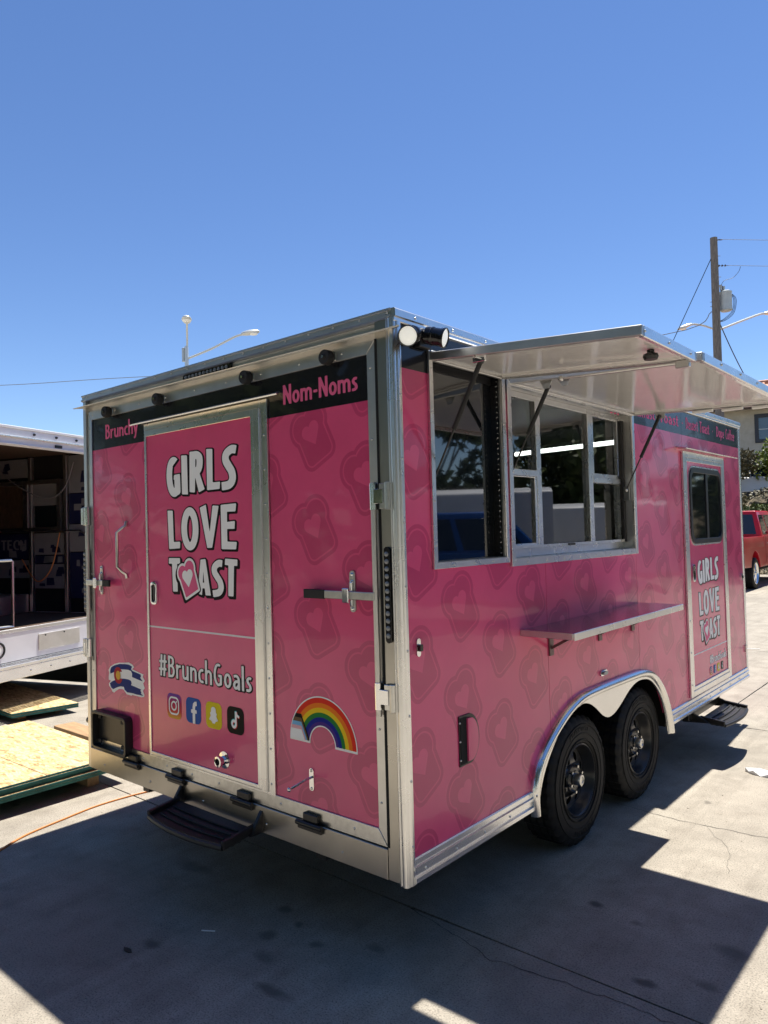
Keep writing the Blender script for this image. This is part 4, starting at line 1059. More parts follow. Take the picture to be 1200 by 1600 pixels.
def step(name, fn, u0, u1, v, d0, d1, drop):
    """fold-down step: bowed ribbed tread on two side arms"""
    n = 12; mb = MB(); vs = []; fs = []
    def bow(u, d): return d + (0.035 * (1 - ((u - (u0+u1)/2) / ((u1-u0)/2))**2)) * (d - d0) / (d1 - d0)
    rows = []
    m = 9
    for j in range(m + 1):
        d = d0 + (d1 - d0) * j / m
        zz = v - drop * j / m + (0.004 if j % 2 else 0.0)
        rows.append([fn(u0 + (u1-u0)*i/n, zz - 0.010*math.sin(math.pi*j/m), bow(u0 + (u1-u0)*i/n, d)) for i in range(n + 1)])
    for r_ in rows: vs += r_
    k = len(vs)
    vs += [(p[0], p[1], p[2] - 0.022) for p in vs]
    W_ = n + 1
    for j in range(m):
        for i in range(n):
            a = j*W_ + i
            fs += [(a, a+1, a+W_+1, a+W_), (k+a, k+a+W_, k+a+W_+1, k+a+1)]
    for i in range(n): fs += [(i, k+i, k+i+1, i+1), (m*W_+i, m*W_+i+1, k+m*W_+i+1, k+m*W_+i)]
    for j in range(m): fs += [(j*W_, (j+1)*W_, k+(j+1)*W_, k+j*W_), (j*W_+n, k+j*W_+n, k+(j+1)*W_+n, (j+1)*W_+n)]
    t = P(name, mb.add(vs, fs), 'black_plastic', smooth=25)
    for u in (u0 - 0.004, u1 + 0.004):
        P('tread_edge', MB().bar(fn(u, v, d0 - 0.01), fn(u, v - drop, d1 + 0.005), 0.022, 0.040), 'black_paint', t, bevel=0.004)
    P('tread_nose', MB().tube([fn(u0 + (u1-u0)*i/n, v - drop - 0.012, bow(u0 + (u1-u0)*i/n, d1)) for i in range(n + 1)], 0.014, 8), 'black_plastic', t)
    for q in range(3):
        d = d0 + (d1-d0) * (0.30 + 0.22*q)
        P('grip_strip', MB().tube([fn(u0+0.04 + (u1-u0-0.08)*i/n, v - drop*(0.30+0.22*q) + 0.001, bow(u0+0.04 + (u1-u0-0.08)*i/n, d)) for i in range(n + 1)], 0.005, 6), 'black_rubber', t)
    return t
st = step('rear_step', rear, -1.512, -0.905, 0.026, 0.068, 0.240, 0.022)
for x in (-1.535, -0.885):
    P('step_arm', MB().hexa([rear(x-0.012, 0.0, 0.020), rear(x+0.012, 0.0, 0.020), rear(x+0.012, 0.0, 0.10), rear(x-0.012, 0.0, 0.10),
                             rear(x-0.010, 0.105, 0.0165), rear(x+0.010, 0.105, 0.0165), rear(x+0.010, 0.100, 0.034), rear(x-0.010, 0.100, 0.034)]), 'black_paint', st, bevel=0.003)
ss = step('side_step', side, 3.52, 4.12, -0.070, 0.03, 0.195, 0.020)
for y in (3.50, 4.14):
    P('step_arm', MB().hexa([side(y-0.012, -0.11, -0.10), side(y+0.012, -0.11, -0.10), side(y+0.012, -0.095, 0.10), side(y-0.012, -0.095, 0.10),
                             side(y-0.012, 0.0, -0.12), side(y+0.012, 0.0, -0.12), side(y+0.012, -0.06, 0.04), side(y-0.012, -0.06, 0.04)]), 'black_paint', ss, bevel=0.003)
P('step_box', MB().box(-0.42, -0.03, 3.42, 4.20, -0.085+G, -0.004+G), 'black_paint', ss, bevel=0.003)

# --- serving openings
def frame4(fn, u0, u1, v0, v1, w, d0, d1, name, m, parent=TR, bevel=0.0015):
    P(name, MB().prism([[(u0, v1), (u0+w, v1-w), (u1-w, v1-w), (u1, v1)]], fn, d0, d1), m, parent, bevel)
    P(name, MB().prism([[(u0, v0), (u1, v0), (u1-w, v0+w), (u0+w, v0+w)]], fn, d0, d1), m, parent, bevel)
    P(name, MB().prism([[(u0, v0), (u0+w, v0+w), (u0+w, v1-w), (u0, v1)]], fn, d0, d1), m, parent, bevel)
    P(name, MB().prism([[(u1-w, v0+w), (u1, v0), (u1, v1), (u1-w, v1-w)]], fn, d0, d1), m, parent, bevel)
frame4(side, 0.216, 0.836, 1.248, 2.188, 0.028, 0.001, 0.014, 'screen_frame', 'bright_aluminium')
NI = P('screen_niche', MB().prism([rect(0.228, 0.826, 1.258, 2.178), list(reversed(rect(0.2445, 0.804, 1.2765, 2.160)))], side, -0.115, 0.0005), 'aluminium')
P('menu_screen', MB().prism([rect(0.2455, 0.803, 1.2775, 2.159)], side, -0.112, -0.050), 'screen_glass', NI, smooth=0)
P('screen_bezel', MB().prism([rect(0.2455, 0.8, 2.122, 2.159)], side, -0.0495, -0.046), 'black_plastic', NI)
# black tread-plate lining of the niche, raised lozenges along the far jamb and the head
P('tread_lining', MB().prism([rect(0.8005, 0.8035, 1.278, 2.158)], side, -0.0495, -0.006).prism([rect(0.2455, 0.8, 2.1565, 2.1595)], side, -0.0495, -0.006), 'black_gloss', NI)
lz = None
for q in range(34):
    for r_ in range(1):
        c = Vector((-0.017, 0.8003, 1.295 + q*0.0255 + G))
        if lz is None: lz = MB().sphere(c, 0.0065, 8, 4, (0.9, 0.35, 0.35)).build('tread_lozenge', 'chrome', NI, org=c)
        else: shared(lz, 'tread_lozenge', NI, c, (R(35 if (q + r_) % 2 else -35) * 0, R(40 if (q+r_) % 2 else -40), 0))
# serving window, set back in its frame
frame4(side, 0.851, 2.445, 1.226, 2.160, 0.036, 0.001, 0.016, 'window_surround', 'bright_aluminium')
RV = P('window_reveal', MB().prism([rect(0.868, 2.427, 1.243, 2.152), list(reversed(rect(0.888, 2.408, 1.263, 2.132)))], side, -0.105, 0.0005), 'aluminium')
wx = -0.066
def bars(fn, rects, d0, d1, name, m, parent, bevel=0.002):
    for r_ in rects: P(name, MB().prism([rect(*r_)], fn, d0, d1), m, parent, bevel)
WF = P('window_frame', MB().prism([rect(0.889, 2.407, 1.264, 2.131), list(reversed(rect(0.930, 2.372, 1.305, 2.100)))], side, wx-0.03, wx), 'bright_aluminium', bevel=0.002)
bars(side, [(1.262, 1.312, 1.306, 2.099), (1.905, 1.962, 1.306, 2.099)], wx-0.028, wx+0.006, 'mullion', 'bright_aluminium', WF)
bars(side, [(0.931, 1.261, 1.690, 1.722), (1.963, 2.371, 1.680, 1.714)], wx-0.020, wx+0.010, 'meeting_rail', 'bright_aluminium', WF)
for (a, b_, c, d) in ((0.932, 1.260, 1.307, 1.689), (1.964, 2.370, 1.715, 2.098)):
    P('sash', MB().prism([rect(a, b_, c, d), list(reversed(rect(a+0.022, b_-0.022, c+0.024, d-0.006)))], side, wx-0.016, wx+0.004), 'bright_aluminium', WF, bevel=0.0015)
P('track', MB().prism([rect(0.932, 2.370, 1.3065, 1.322)], side, wx+0.004, wx+0.022).prism([rect(1.50, 1.64, 1.310, 1.3185)], side, wx+0.0221, wx+0.026), 'bright_aluminium', WF)
P('latch', MB().prism([rect(1.56, 1.64, 1.3085, 1.3205)], side, wx+0.0262, wx+0.032), 'black_plastic', WF)
for (a, b_, c, d, q) in ((0.932, 1.261, 1.330, 1.688, 0.0), (0.932, 1.261, 1.723, 2.099, -0.012), (1.313, 1.904, 1.323, 2.099, -0.006), (1.963, 2.371, 1.323, 1.679, -0.012), (1.985, 2.349, 1.738, 2.092, 0.0)):
    P('pane', MB().prism([rect(a, b_, c, d)], side, wx-0.014+q, wx-0.010+q), 'window_glass', WF, smooth=0)
P('window_stop', MB().prism([rect(2.372, 2.407, 1.306, 2.099)], side, wx+0.001, wx+0.022), 'black_rubber', WF)

# --- awnings, propped out a touch below level
def awning(y0, y1, zin, zout, xout, name):
    x0 = 0.022; th = 0.034
    top_ = lambda x: zin + (zout - zin) * (x - x0) / (xout - x0)
    A = P(name, MB().hexa([(x0, y0+0.02, top_(x0)-th+0.012+G), (xout-0.018, y0+0.02, top_(xout-0.018)-th+0.012+G), (xout-0.018, y1-0.02, top_(xout-0.018)-th+0.012+G), (x0, y1-0.02, top_(x0)-th+0.012+G),
                           (x0, y0+0.02, top_(x0)-0.004+G), (xout-0.018, y0+0.02, top_(xout-0.018)-0.004+G), (xout-0.018, y1-0.02, top_(xout-0.018)-0.004+G), (x0, y1-0.02, top_(x0)-0.004+G)]), 'awning_white', smooth=0)
    zc = lambda x: top_(x) - th/2 + G
    for (a, b_) in (((x0, y0+0.01), (xout, y0+0.01)), ((x0, y1-0.01), (xout, y1-0.01))):
        P('edge_bar', MB().bar((a[0], a[1], zc(a[0])), (b_[0], b_[1], zc(b_[0])), 0.022, th+0.004), 'aluminium', A, bevel=0.003)
    P('edge_bar', MB().bar((xout-0.009, y0+0.021, zc(xout)), (xout-0.009, y1-0.021, zc(xout)), 0.020, th+0.008), 'bright_aluminium', A, bevel=0.003)
    P('hinge_bar', MB().bar((x0-0.004, y0, zc(x0)+0.004), (x0-0.004, y1, zc(x0)+0.004), 0.020, th+0.010), 'aluminium', A, bevel=0.003)
    # inner lip of the frame on the underside
    for (a, b_) in (((x0+0.02, y0+0.035), (xout-0.03, y0+0.035)), ((x0+0.02, y1-0.035), (xout-0.03, y1-0.035))):
        P('lip', MB().bar((a[0], a[1], zc(a[0])-0.008), (b_[0], b_[1], zc(b_[0])-0.008), 0.026, 0.010), 'awning_white', A, bevel=0.002)
    P('lip', MB().bar((xout-0.032, y0+0.05, zc(xout-0.03)-0.008), (xout-0.032, y1-0.05, zc(xout-0.03)-0.008), 0.026, 0.010), 'awning_white', A, bevel=0.002)
    return A, zc
A1, z1f = awning(0.222, 0.805, 2.176, 2.108, 0.932, 'awning')
A2, z2f = awning(0.880, 2.442, 2.166, 2.124, 0.932, 'awning')
P('latch_knob', MB().lathe([(0.0, 0.0), (0.014, 0.0), (0.014, 0.012), (0.026, 0.016), (0.030, 0.026), (0.024, 0.038), (0.0, 0.040)], (0.845, 0.535, z1f(0.845)-0.008), (0, 0, -1), 18), 'black_plastic', A1)
def gas_strut(A, a, b_, name='gas_strut'):
    a, b_ = Vector(a), Vector(b_); m_ = a.lerp(b_, 0.55)
    s_ = P(name, MB().cyl(a, m_, 0.0105, n=12), 'black_rubber', A)
    P('strut_rod', MB().cyl(m_, b_, 0.0045, n=8), 'black_paint', s_)
    P('strut_end', MB().sphere(a, 0.014, 10, 6), 'black_plastic', s_)
    P('strut_end', MB().sphere(b_, 0.012, 10, 6), 'zinc', s_)
    return s_
gas_strut(A1, (0.245, 0.262, 2.105+G), (-0.020, 0.268, 1.625+G))
gas_strut(A2, (0.190, 0.945, 2.100+G), (-0.030, 0.952, 1.700+G))
gas_strut(A2, (0.200, 2.395, 2.100+G), (-0.020, 2.362, 1.640+G))
P('strut_bracket', MB().bar((0.245, 0.246, 2.115+G), (0.245, 0.246, 2.135+G), 0.05, 0.006, (1, 0, 0)).bar((0.215, 0.252, 2.118+G), (0.275, 0.252, 2.118+G), 0.014, 0.035), 'chrome', A1, bevel=0.002)
for (x, y) in ((0.190, 0.925), (0.285, 0.925)):
    P('strut_bracket', MB().prism([[(-0.035, 0.045), (0.035, 0.045), (0.014, 0.0), (-0.014, 0.0)]], lambda u, v, d: (x + u, y + d, v + 2.088 + G), 0.0, 0.004), 'zinc', A2)
P('strut_bracket', MB().box(0.175, 0.235, 2.398, 2.404, 2.085+G, 2.135+G), 'zinc', A2)
P('strut_bracket', MB().box(-0.05, -0.01, 2.385, 2.400, 1.575+G, 1.665+G), 'zinc', WF)
P('support_rod', MB().cyl((0.345, 0.772, z1f(0.345)-0.045), (0.905, 0.772, z1f(0.905)-0.024), 0.0065, n=8).sphere((0.345, 0.772, z1f(0.345)-0.045), 0.014), 'zinc', A1)
P('rod_clip', MB().box(0.86, 0.915, 0.760, 0.784, z1f(0.9)-0.045, z1f(0.9)-0.014), 'aluminium', A1, bevel=0.003)
# pale blocks in place of bright reflected dashes along the longer awning's far edge
for q in range(3):
    P('glint_block', MB().box(0.40+q*0.17, 0.52+q*0.17, 2.404, 2.428, z2f(0.5+q*0.17)-0.034, z2f(0.5+q*0.17)-0.018), 'frosted_lens', A2, bevel=0.003)

# --- serving shelf on brackets
SH = P('shelf', MB().box(0.001, 0.285, 0.932, 2.440, 0.886+G, 0.906+G), 'brushed_steel', bevel=0.002)
P('shelf_edge', MB().box(0.2855, 0.292, 0.932, 2.440, 0.872+G, 0.908+G), 'bright_aluminium', SH, bevel=0.002)
P('shelf_edge', MB().box(0.001, 0.285, 0.926, 0.9315, 0.876+G, 0.907+G), 'aluminium', SH, bevel=0.002)
for y in (1.235, 1.84, 2.33):
    b = P('shelf_bracket', MB().box(0.001, 0.010, y-0.022, y+0.022, 0.735+G, 0.885+G).box(0.011, 0.24, y-0.016, y+0.016, 0.868+G, 0.885+G), 'bracket_steel', SH, bevel=0.002)
    P('brace', MB().bar((0.008, y, 0.775+G), (0.175, y, 0.868+G), 0.020, 0.014), 'bracket_steel', b, bevel=0.002)

# --- wheel arch: bright lip, tread-plate infill with two scallops, wheels
lipv = []; prof = [(0.0, 0.012), (0.012, 0.012), (0.022, 0.010), (0.031, 0.004), (0.037, -0.005), (0.039, -0.015), (0.036, -0.025), (0.029, -0.032), (0.018, -0.036), (0.014, -0.038), (0.012, -0.050), (0.004, -0.052)]
def off_path(path, o_):
    out = []
    for i, p in enumerate(path):
        a, b_ = path[max(0, i-1)], path[min(len(path)-1, i+1)]
        dx, dy = b_[0]-a[0], b_[1]-a[1]; L = math.hypot(dx, dy)
        out.append((p[0] - dy/L*o_, p[1] + dx/L*o_))
    return out
mb = MB(); rows = [[side(q[0], q[1], d) for q in off_path(arch_out, e)] for (d, e) in prof]
vs = [v for r_ in rows for v in r_]; n = len(arch_out)
mb.add(vs, [(j*n+i, j*n+i+1, (j+1)*n+i+1, (j+1)*n+i) for j in range(len(prof)-1) for i in range(n-1)])
FE = P('wheel_arch', mb, 'polished_aluminium', smooth=30)
inner = cr([(1.055, -0.02), (1.075, 0.07), (1.135, 0.17), (1.235, 0.27), (1.345, 0.350), (1.45, 0.398), (1.555, 0.415), (1.66, 0.400), (1.755, 0.352), (1.84, 0.295), (1.925, 0.268), (2.02, 0.280), (2.12, 0.318), (2.23, 0.368), (2.34, 0.398), (2.45, 0.402), (2.57, 0.378), (2.68, 0.315), (2.775, 0.215), (2.845, 0.085), (2.872, -0.025)], 3)
P('arch_infill', MB().prism([list(reversed(off_path(arch_out, -0.040))) + inner], side, 0.001, 0.006), 'polished_aluminium', FE, smooth=0)
P('wheel_well', MB().box(-0.42, -0.41, 0.97, 2.95, -0.02+G, 0.50+G).box(-0.41, -0.036, 0.97, 2.95, 0.484+G, 0.50+G).box(-0.41, -0.036, 0.955, 0.985, -0.02+G, 0.484+G).box(-0.41, -0.036, 2.945, 2.975, -0.02+G, 0.484+G), 'dark_gap', FE)
def tyre_mesh(c, r, w, ax, m='tyre_rubber', parent=None, rim_r=0.200, seg=96):
    """outer face towards +axis; lugs cut across the shoulders and three grooves round the tread"""
    c = Vector(c); ax = Vector(ax); e1 = ax.orthogonal().normalized(); e2 = ax.cross(e1)
    h = w / 2
    pr = [(rim_r, h*0.80), (rim_r+0.012, h*0.93), (rim_r+0.05, h*0.995), (r-0.075, h*1.0), (r-0.045, h*0.97), (r-0.020, h*0.90), (r-0.004, h*0.78)]
    tread = []
    for k in range(4):
        a0 = 0.74 - k*0.40; a1 = a0 - 0.30
        tread += [(r, h*a0), (r, h*a1), (r-0.009, h*(a1-0.02)), (r-0.009, h*(a1-0.08))]
    tread = tread[:-2]
    pr = pr + tread + [(a, -b_) for a, b_ in reversed(pr)]
    vs = []; fs = []; n = len(pr)
    for k in range(seg):
        t = 2*math.pi*k/seg; d = e1*math.cos(t) + e2*math.sin(t)
        for i, (rad, z) in enumerate(pr):
            rr_ = rad
            if k % 3 == 0 and rad > r - 0.047: rr_ = rad - 0.011
            vs.append(c + ax*z + d*rr_)
    for k in range(seg):
        k2 = (k+1) % seg
        for i in range(n-1): fs.append((k*n+i, k2*n+i, k2*n+i+1, k*n+i+1))
    return MB().add(vs, fs).build('tyre', m, parent, smooth=24)
def wheel(c, parent=TR, name='wheel'):
    c = Vector(c); ax = Vector((1, 0, 0))
    e = bpy.data.objects.new(name, None); COL.objects.link(e); e.empty_display_size = 0.1; attach(e, parent, c)
    ty = tyre_mesh(c, 0.362, 0.222, ax, parent=e)
    for sr_ in (0.226, 0.262, 0.312):
        P('sidewall_ring', MB().lathe([(sr_-0.004, 0.108), (sr_-0.002, 0.1135), (sr_+0.002, 0.1135), (sr_+0.004, 0.108)], c, ax, 64), 'tyre_rubber', ty)
    lg = MB()
    for a0 in (70, 250):
        for q in range(9):
            a = R(a0 + q*5.5); u = Vector((0, math.cos(a), math.sin(a))); w_ = Vector((0, -math.sin(a), math.cos(a)))
            m0 = c + ax*0.1105 + u*0.288
            lg.bar(m0 - u*0.011, m0 + u*0.011, 0.004 + 0.003*(q % 3), 0.005, tuple(ax)); lg.bar(m0 + w_*0.006 + u*(0.008 if q % 2 else -0.008), m0 + w_*0.015 + u*(0.008 if q % 2 else -0.008), 0.005, 0.005, tuple(ax))
    stuff(P('sidewall_marking', lg, 'tyre_rubber', ty, smooth=0))
    h = 0.111
    rm = MB().lathe([(0.205, h*0.84), (0.203, h*0.90), (0.196, h*0.92), (0.190, h*0.84), (0.184, h*0.62), (0.172, h*0.42), (0.166, h*0.30), (0.162, -h*0.2), (0.190, -h*0.8)], c, ax, 48)
    rim = rm.build('rim', 'rim_black', e, smooth=40)
    holes = []
    for k in range(8):
        t = 2*math.pi*(k+0.5)/8
        hc = (0.122*math.cos(t), 0.122*math.sin(t))
        holes.append([(hc[0] + 0.0255*math.cos(a)*math.cos(t) - 0.021*math.sin(a)*math.sin(t), hc[1] + 0.0255*math.cos(a)*math.sin(t) + 0.021*math.sin(a)*math.cos(t)) for a in [-2*math.pi*q/14 for q in range(14)]])
    disc = [(0.168*math.cos(2*math.pi*q/48), 0.168*math.sin(2*math.pi*q/48)) for q in range(48)]
    P('rim_disc', MB().prism([disc] + holes, lambda u, v, d: (c.x + d - 0.30*max(0, math.hypot(u, v)-0.10), c.y + u, c.z + v), 0.050, 0.058), 'rim_black', rim, bevel=0.002)
    P('hub', MB().lathe([(0.080, 0.055), (0.074, 0.066), (0.048, 0.071), (0.046, 0.078), (0.0, 0.080)], c, ax, 32), 'rim_black', rim)
    hb = P('hub_cap', MB().lathe([(0.033, 0.076), (0.034, 0.106), (0.030, 0.114), (0.018, 0.116), (0.016, 0.112), (0.0, 0.112)], c, ax, 24), 'zinc', rim)
    for k in range(6):
        t = 2*math.pi*k/6 + 0.3
        q = c + Vector((0, math.cos(t)*0.070, math.sin(t)*0.070))
        P('lug_nut', MB().cyl(q + ax*0.062, q + ax*0.086, 0.0105, 0.0085, 6), 'steel', rim)
    P('brake_drum', MB().cyl(c - ax*0.06, c - ax*0.02, 0.15, n=28), 'dark_gap', rim)
    return e
wheel((-0.155, 1.634, 0.362)); wheel((-0.155, 2.527, 0.362))

# --- small fittings on the side
vent = P('scoop_vent', MB().prism([[(0.372, 0.372), (0.450, 0.372)] + [(0.450 + 0.078*math.cos(R(a)), 0.4815 + 0.1095*math.sin(R(a))) for a in range(-80, 81, 10)] + [(0.450, 0.591), (0.372, 0.591)]], side, 0.001, 0.006), 'black_plastic')
P('vent_throat', MB().prism([rect(0.378, 0.4255, 0.380, 0.583)], side, 0.006, 0.0085), 'dark_gap', vent)
P('vent_hood', MB().prism([[(0.426, 0.388), (0.448, 0.388)] + [(0.448 + 0.060*math.cos(R(a)), 0.4815 + 0.0940*math.sin(R(a))) for a in range(-80, 81, 8)] + [(0.448, 0.575), (0.426, 0.575)]], side, 0.0065, 0.017), 'wrap_door', vent, bevel=0.006, seg=3, smooth=50)
for z in (0.40, 0.4815, 0.563): P('screw', MB().sphere(side(0.3755, z, 0.007), 0.005, 8, 5), 'zinc', vent)
tw = P('twist_latch', MB().prism([rrect(0.090, 0.116, 0.895, 0.970, 0.012)], side, 0.001, 0.006), 'chrome', bevel=0.002)
P('latch_body', MB().prism([rect(0.092, 0.114, 0.918, 0.946)], side, 0.006, 0.022), 'black_gloss', tw, bevel=0.003)
mk = P('marker_lamp', MB().prism([rrect(1.825, 1.915, 0.525, 0.556, 0.014)], side, 0.001, 0.010), 'chrome', bevel=0.003)
P('lens', MB().prism([rrect(1.842, 1.898, 0.531, 0.550, 0.009)], side, 0.010, 0.022), 'clear_lens', mk, bevel=0.004)
rf = P('marker_lamp', MB().prism([rrect(4.835, 4.875, 0.885, 0.950, 0.018)], side, 0.001, 0.010), 'chrome', bevel=0.003)
P('lens', MB().cyl(side(4.855, 0.917, 0.010), side(4.855, 0.917, 0.018), 0.012), 'black_gloss', rf)
P('door_hold_rod', MB().cyl((0.0, Lh-0.05, 0.265+G), (0.11, Lh+0.0, 0.262+G), 0.004, n=6).box(0.0, 0.012, Lh-0.07, Lh-0.03, 0.235+G, 0.295+G), 'zinc')

# --- side door
sj = SB(3.362, 3.420, 0.105, 1.962, 0.001, 0.018); SB(4.338, 4.392, 0.105, 1.962, 0.001, 0.018, sj); SB(3.421, 4.337, 1.918, 1.962, 0.001, 0.018, sj); SB(3.421, 4.337, 0.105, 0.148, 0.001, 0.018, sj)
P('door_jamb', sj, 'bright_aluminium', bevel=0.002)
SD = P('door', SB(3.422, 4.336, 0.150, 1.916, -0.02, 0.009), 'wrap_door')
sf = SB(3.4225, 3.448, 0.1505, 1.9155, 0.0095, 0.017); SB(4.312, 4.3355, 0.1505, 1.9155, 0.0095, 0.017, sf); SB(3.449, 4.311, 1.888, 1.9155, 0.0095, 0.017, sf); SB(3.449, 4.311, 0.1505, 0.178, 0.0095, 0.017, sf)
P('door_frame', sf, 'bright_aluminium', SD, bevel=0.002)
P('door_stripe', SB(3.449, 4.311, 0.405, 0.415, 0.0095, 0.0103), 'stripe_white', SD, smooth=0)
P('drip_cap', MB().hexa([side(3.235, 1.964, 0.085), side(4.555, 1.964, 0.085), side(4.53, 1.984, 0.002), side(3.26, 1.984, 0.002),
                         side(3.235, 1.970, 0.088), side(4.555, 1.970, 0.088), side(4.53, 1.990, 0.002), side(3.26, 1.990, 0.002)]), 'bright_aluminium')
dw = P('door_window', MB().prism([rrect(3.490, 4.290, 1.252, 1.848, 0.10, 8), list(reversed(rrect(3.530, 4.252, 1.292, 1.808, 0.07, 8)))], side, 0.0095, 0.022), 'black_paint', SD, bevel=0.003)
P('window_rim', MB().prism([rrect(3.478, 4.302, 1.240, 1.860, 0.11, 8), list(reversed(rrect(3.4905, 4.2895, 1.2525, 1.8475, 0.10, 8)))], side, 0.0093, 0.0145), 'bright_aluminium', dw, bevel=0.002)
P('pane', MB().prism([rrect(3.529, 4.253, 1.291, 1.809, 0.07, 8)], side, 0.0096, 0.012), 'tinted_glass', dw, smooth=0)
P('window_divider', SB(3.875, 3.925, 1.293, 1.807, 0.0125, 0.020), 'black_paint', dw, bevel=0.002)
sl = P('door_latch', MB().prism([rrect(3.480, 3.545, 0.965, 1.100, 0.022), list(reversed(rrect(3.492, 3.533, 0.980, 1.085, 0.016)))], side, 0.0096, 0.024), 'chrome', SD, bevel=0.003)
P('paddle', MB().prism([rrect(3.493, 3.532, 0.981, 1.084, 0.014)], side, 0.0096, 0.016), 'black_gloss', sl)
sign(side, 0.0103, SD, 3.628, 0.855, 0.488)
lettering('#BrunchGoals', 3.845, 4.285, 0.287, 0.066, side, 0.0103, SD, outline=0.03, res=22, gap=0.035)
icons(side, 0.0103, SD, 3.862, 0.232, 0.066, 0.098)
for wd, a, b_ in (('Eggy', 2.04, 2.26), ('Breakfast', 2.34, 2.86), ('Toast', 2.95, 3.345), ('*', 3.40, 3.46), ('Dessert', 3.510, 3.79), ('Toast', 3.84, 4.082), ('*', 4.145, 4.195), ('Dope', 4.275, 4.49), ('Coffee', 4.54, 4.80)):
    lettering(wd, a, b_, 2.143, 0.090, side, 0.0012, TR, m='letter_pink', res=40, gap=0.05)

# --- twin floodlights on the corner
FL = P('floodlight', MB().box(0.001, 0.03, 0.135, 0.215, 2.185+G, 2.265+G).cyl((0.03, 0.175, 2.225+G), (0.06, 0.175, 2.225+G), 0.022, n=12), 'black_plastic', bevel=0.004)
def spot(c, d, sw):
    c = Vector(c); d = Vector(d).normalized(); k_ = 0.80
    h = P('lamp_head', MB().lathe([(a*k_, b_*k_) for a, b_ in ((0.0, -0.105), (0.036, -0.105), (0.044, -0.098), (0.045, -0.070), (0.048, -0.066), (0.048, -0.058), (0.045, -0.054), (0.046, -0.012), (0.052, 0.0), (0.052, 0.008), (0.048, 0.010), (0.046, 0.002))], c, d, 32), 'black_gloss', FL, smooth=30)
    P('lens', MB().lathe([(0.0, 0.006), (0.024, 0.005), (0.037, 0.002)], c, d, 32), 'flood_lens', h)
    P('arm', MB().tube([c - d*0.06, Vector(sw), Vector((0.055, 0.175, 2.225+G))], 0.013, 10), 'black_plastic', h)
spot((0.098, -0.028, 2.186+G), (0.33, -0.90, -0.30), (0.070, 0.10, 2.235+G))
spot((0.158, 0.130, 2.195+G), (0.86, 0.26, -0.24), (0.080, 0.165, 2.225+G))

# --- screw heads along frames and rails: too small to pick apart
sc = MB()
def screw(p, n_, r=0.0055):
    p = Vector(p); n_ = Vector(n_)
    sc.lathe([(r, 0.0), (r*0.8, r*0.55), (0.0, r*0.75)], p, n_, 8)
ry, sx_ = (0, -1, 0), (1, 0, 0)
for x in np.arange(-2.45, -0.1, 0.27): screw(rear(x, 2.187, 0.0165), ry)
for x in np.arange(-2.50, 0.0, 0.155): screw((x, -0.012, 2.306+G), ry, 0.006)
for x in np.arange(-2.40, -0.1, 0.235): screw(rear(x, 0.158, 0.0165), ry, 0.006)
for x in np.arange(-2.35, -0.1, 0.50): screw((x, -0.014, 0.045+G), ry, 0.006)
for z in np.arange(0.30, 2.2, 0.30): screw(rear(-2.49, z, 0.0165), ry); screw(rear(-0.128, z, 0.0165), ry)
for z in np.arange(0.24, 2.0, 0.165): screw(rear(-0.812, z, 0.021), ry)
for z in np.arange(0.15, 2.2, 0.26): screw(side(0.018, z, 0.0137), sx_)
for y in np.arange(0.12, 4.9, 0.27): screw(side(y, 2.301, 0.022), sx_, 0.006)
for y in list(np.arange(0.10, 0.98, 0.22)) + list(np.arange(3.0, 4.9, 0.27)): screw(side(y, 0.040, 0.012), sx_, 0.006)
for z in np.arange(1.35, 2.15, 0.19): screw(side(0.230, z, 0.014), sx_, 0.005); screw(side(0.808, z, 0.014), sx_, 0.005); screw(side(0.868, z, 0.016), sx_, 0.005)
for y in np.arange(1.0, 2.4, 0.20): screw(side(y, 1.243, 0.016), sx_, 0.007)
for y in (0.36, 0.52, 0.68): screw(side(y, 1.261, 0.014), sx_, 0.005)
for z in np.arange(0.2, 1.9, 0.24): screw(side(3.39, z, 0.018), sx_, 0.006)
for i in range(3, len(arch_out)-3, 6): screw(side(arch_out[i][0], arch_out[i][1]-0.004, 0.030), sx_, 0.008)
for y in np.arange(0.25, 0.8, 0.24): screw((0.934, y, z1f(0.93)), sx_, 0.005)
for y in np.arange(0.94, 2.4, 0.10): screw((0.934, y, z2f(0.93)+0.004), sx_, 0.006) if (int(y*100) % 3 == 0) else None
stuff(P('screw_heads', sc, 'zinc', smooth=60))
# ------------------------------------------------------------------ white cargo trailer standing open on the left
TXT['H'] = (0.46, [[(0.068, 0), (0.068, 1)], [(0.39, 0), (0.39, 1)], [(0.068, 0.52), (0.39, 0.52)]])
WD, WN = Vector((-0.333, 0.943, 0)), Vector((0.943, 0.333, 0))
KW = 1.1
def wt(s, t, z): p = Vector((-5.952, 0.833, 0)) + WD * s * KW - WN * t * KW; return (p.x, p.y, (z - 0.129) * KW + G)     # s along the rear, t inwards
WT = thing('cargo_trailer', wt(0.1, 1.5, -G), 'open white cargo trailer with unfinished dark interior and aluminium bumper step', 'trailer')
def wb(s0, s1, t0, t1, z0, z1, mb=None):
    mb = mb or MB()
    return mb.hexa([wt(s0, t0, z0), wt(s1, t0, z0), wt(s1, t1, z0), wt(s0, t1, z0), wt(s0, t0, z1), wt(s1, t0, z1), wt(s1, t1, z1), wt(s0, t1, z1)])
def WP(name, mb, m, parent=WT, bevel=0.0, **k): return mb.build(name, m, parent, bevel, **k)
SL, SRr = -0.95, 1.52
WP('roof', wb(SL-0.02, SRr+0.02, -0.01, 4.6, 2.49, 2.515), 'white_paint', bevel=0.004)
WP('header', wb(SL, SRr, 0.0, 0.05, 2.325, 2.489), 'white_paint', bevel=0.004)
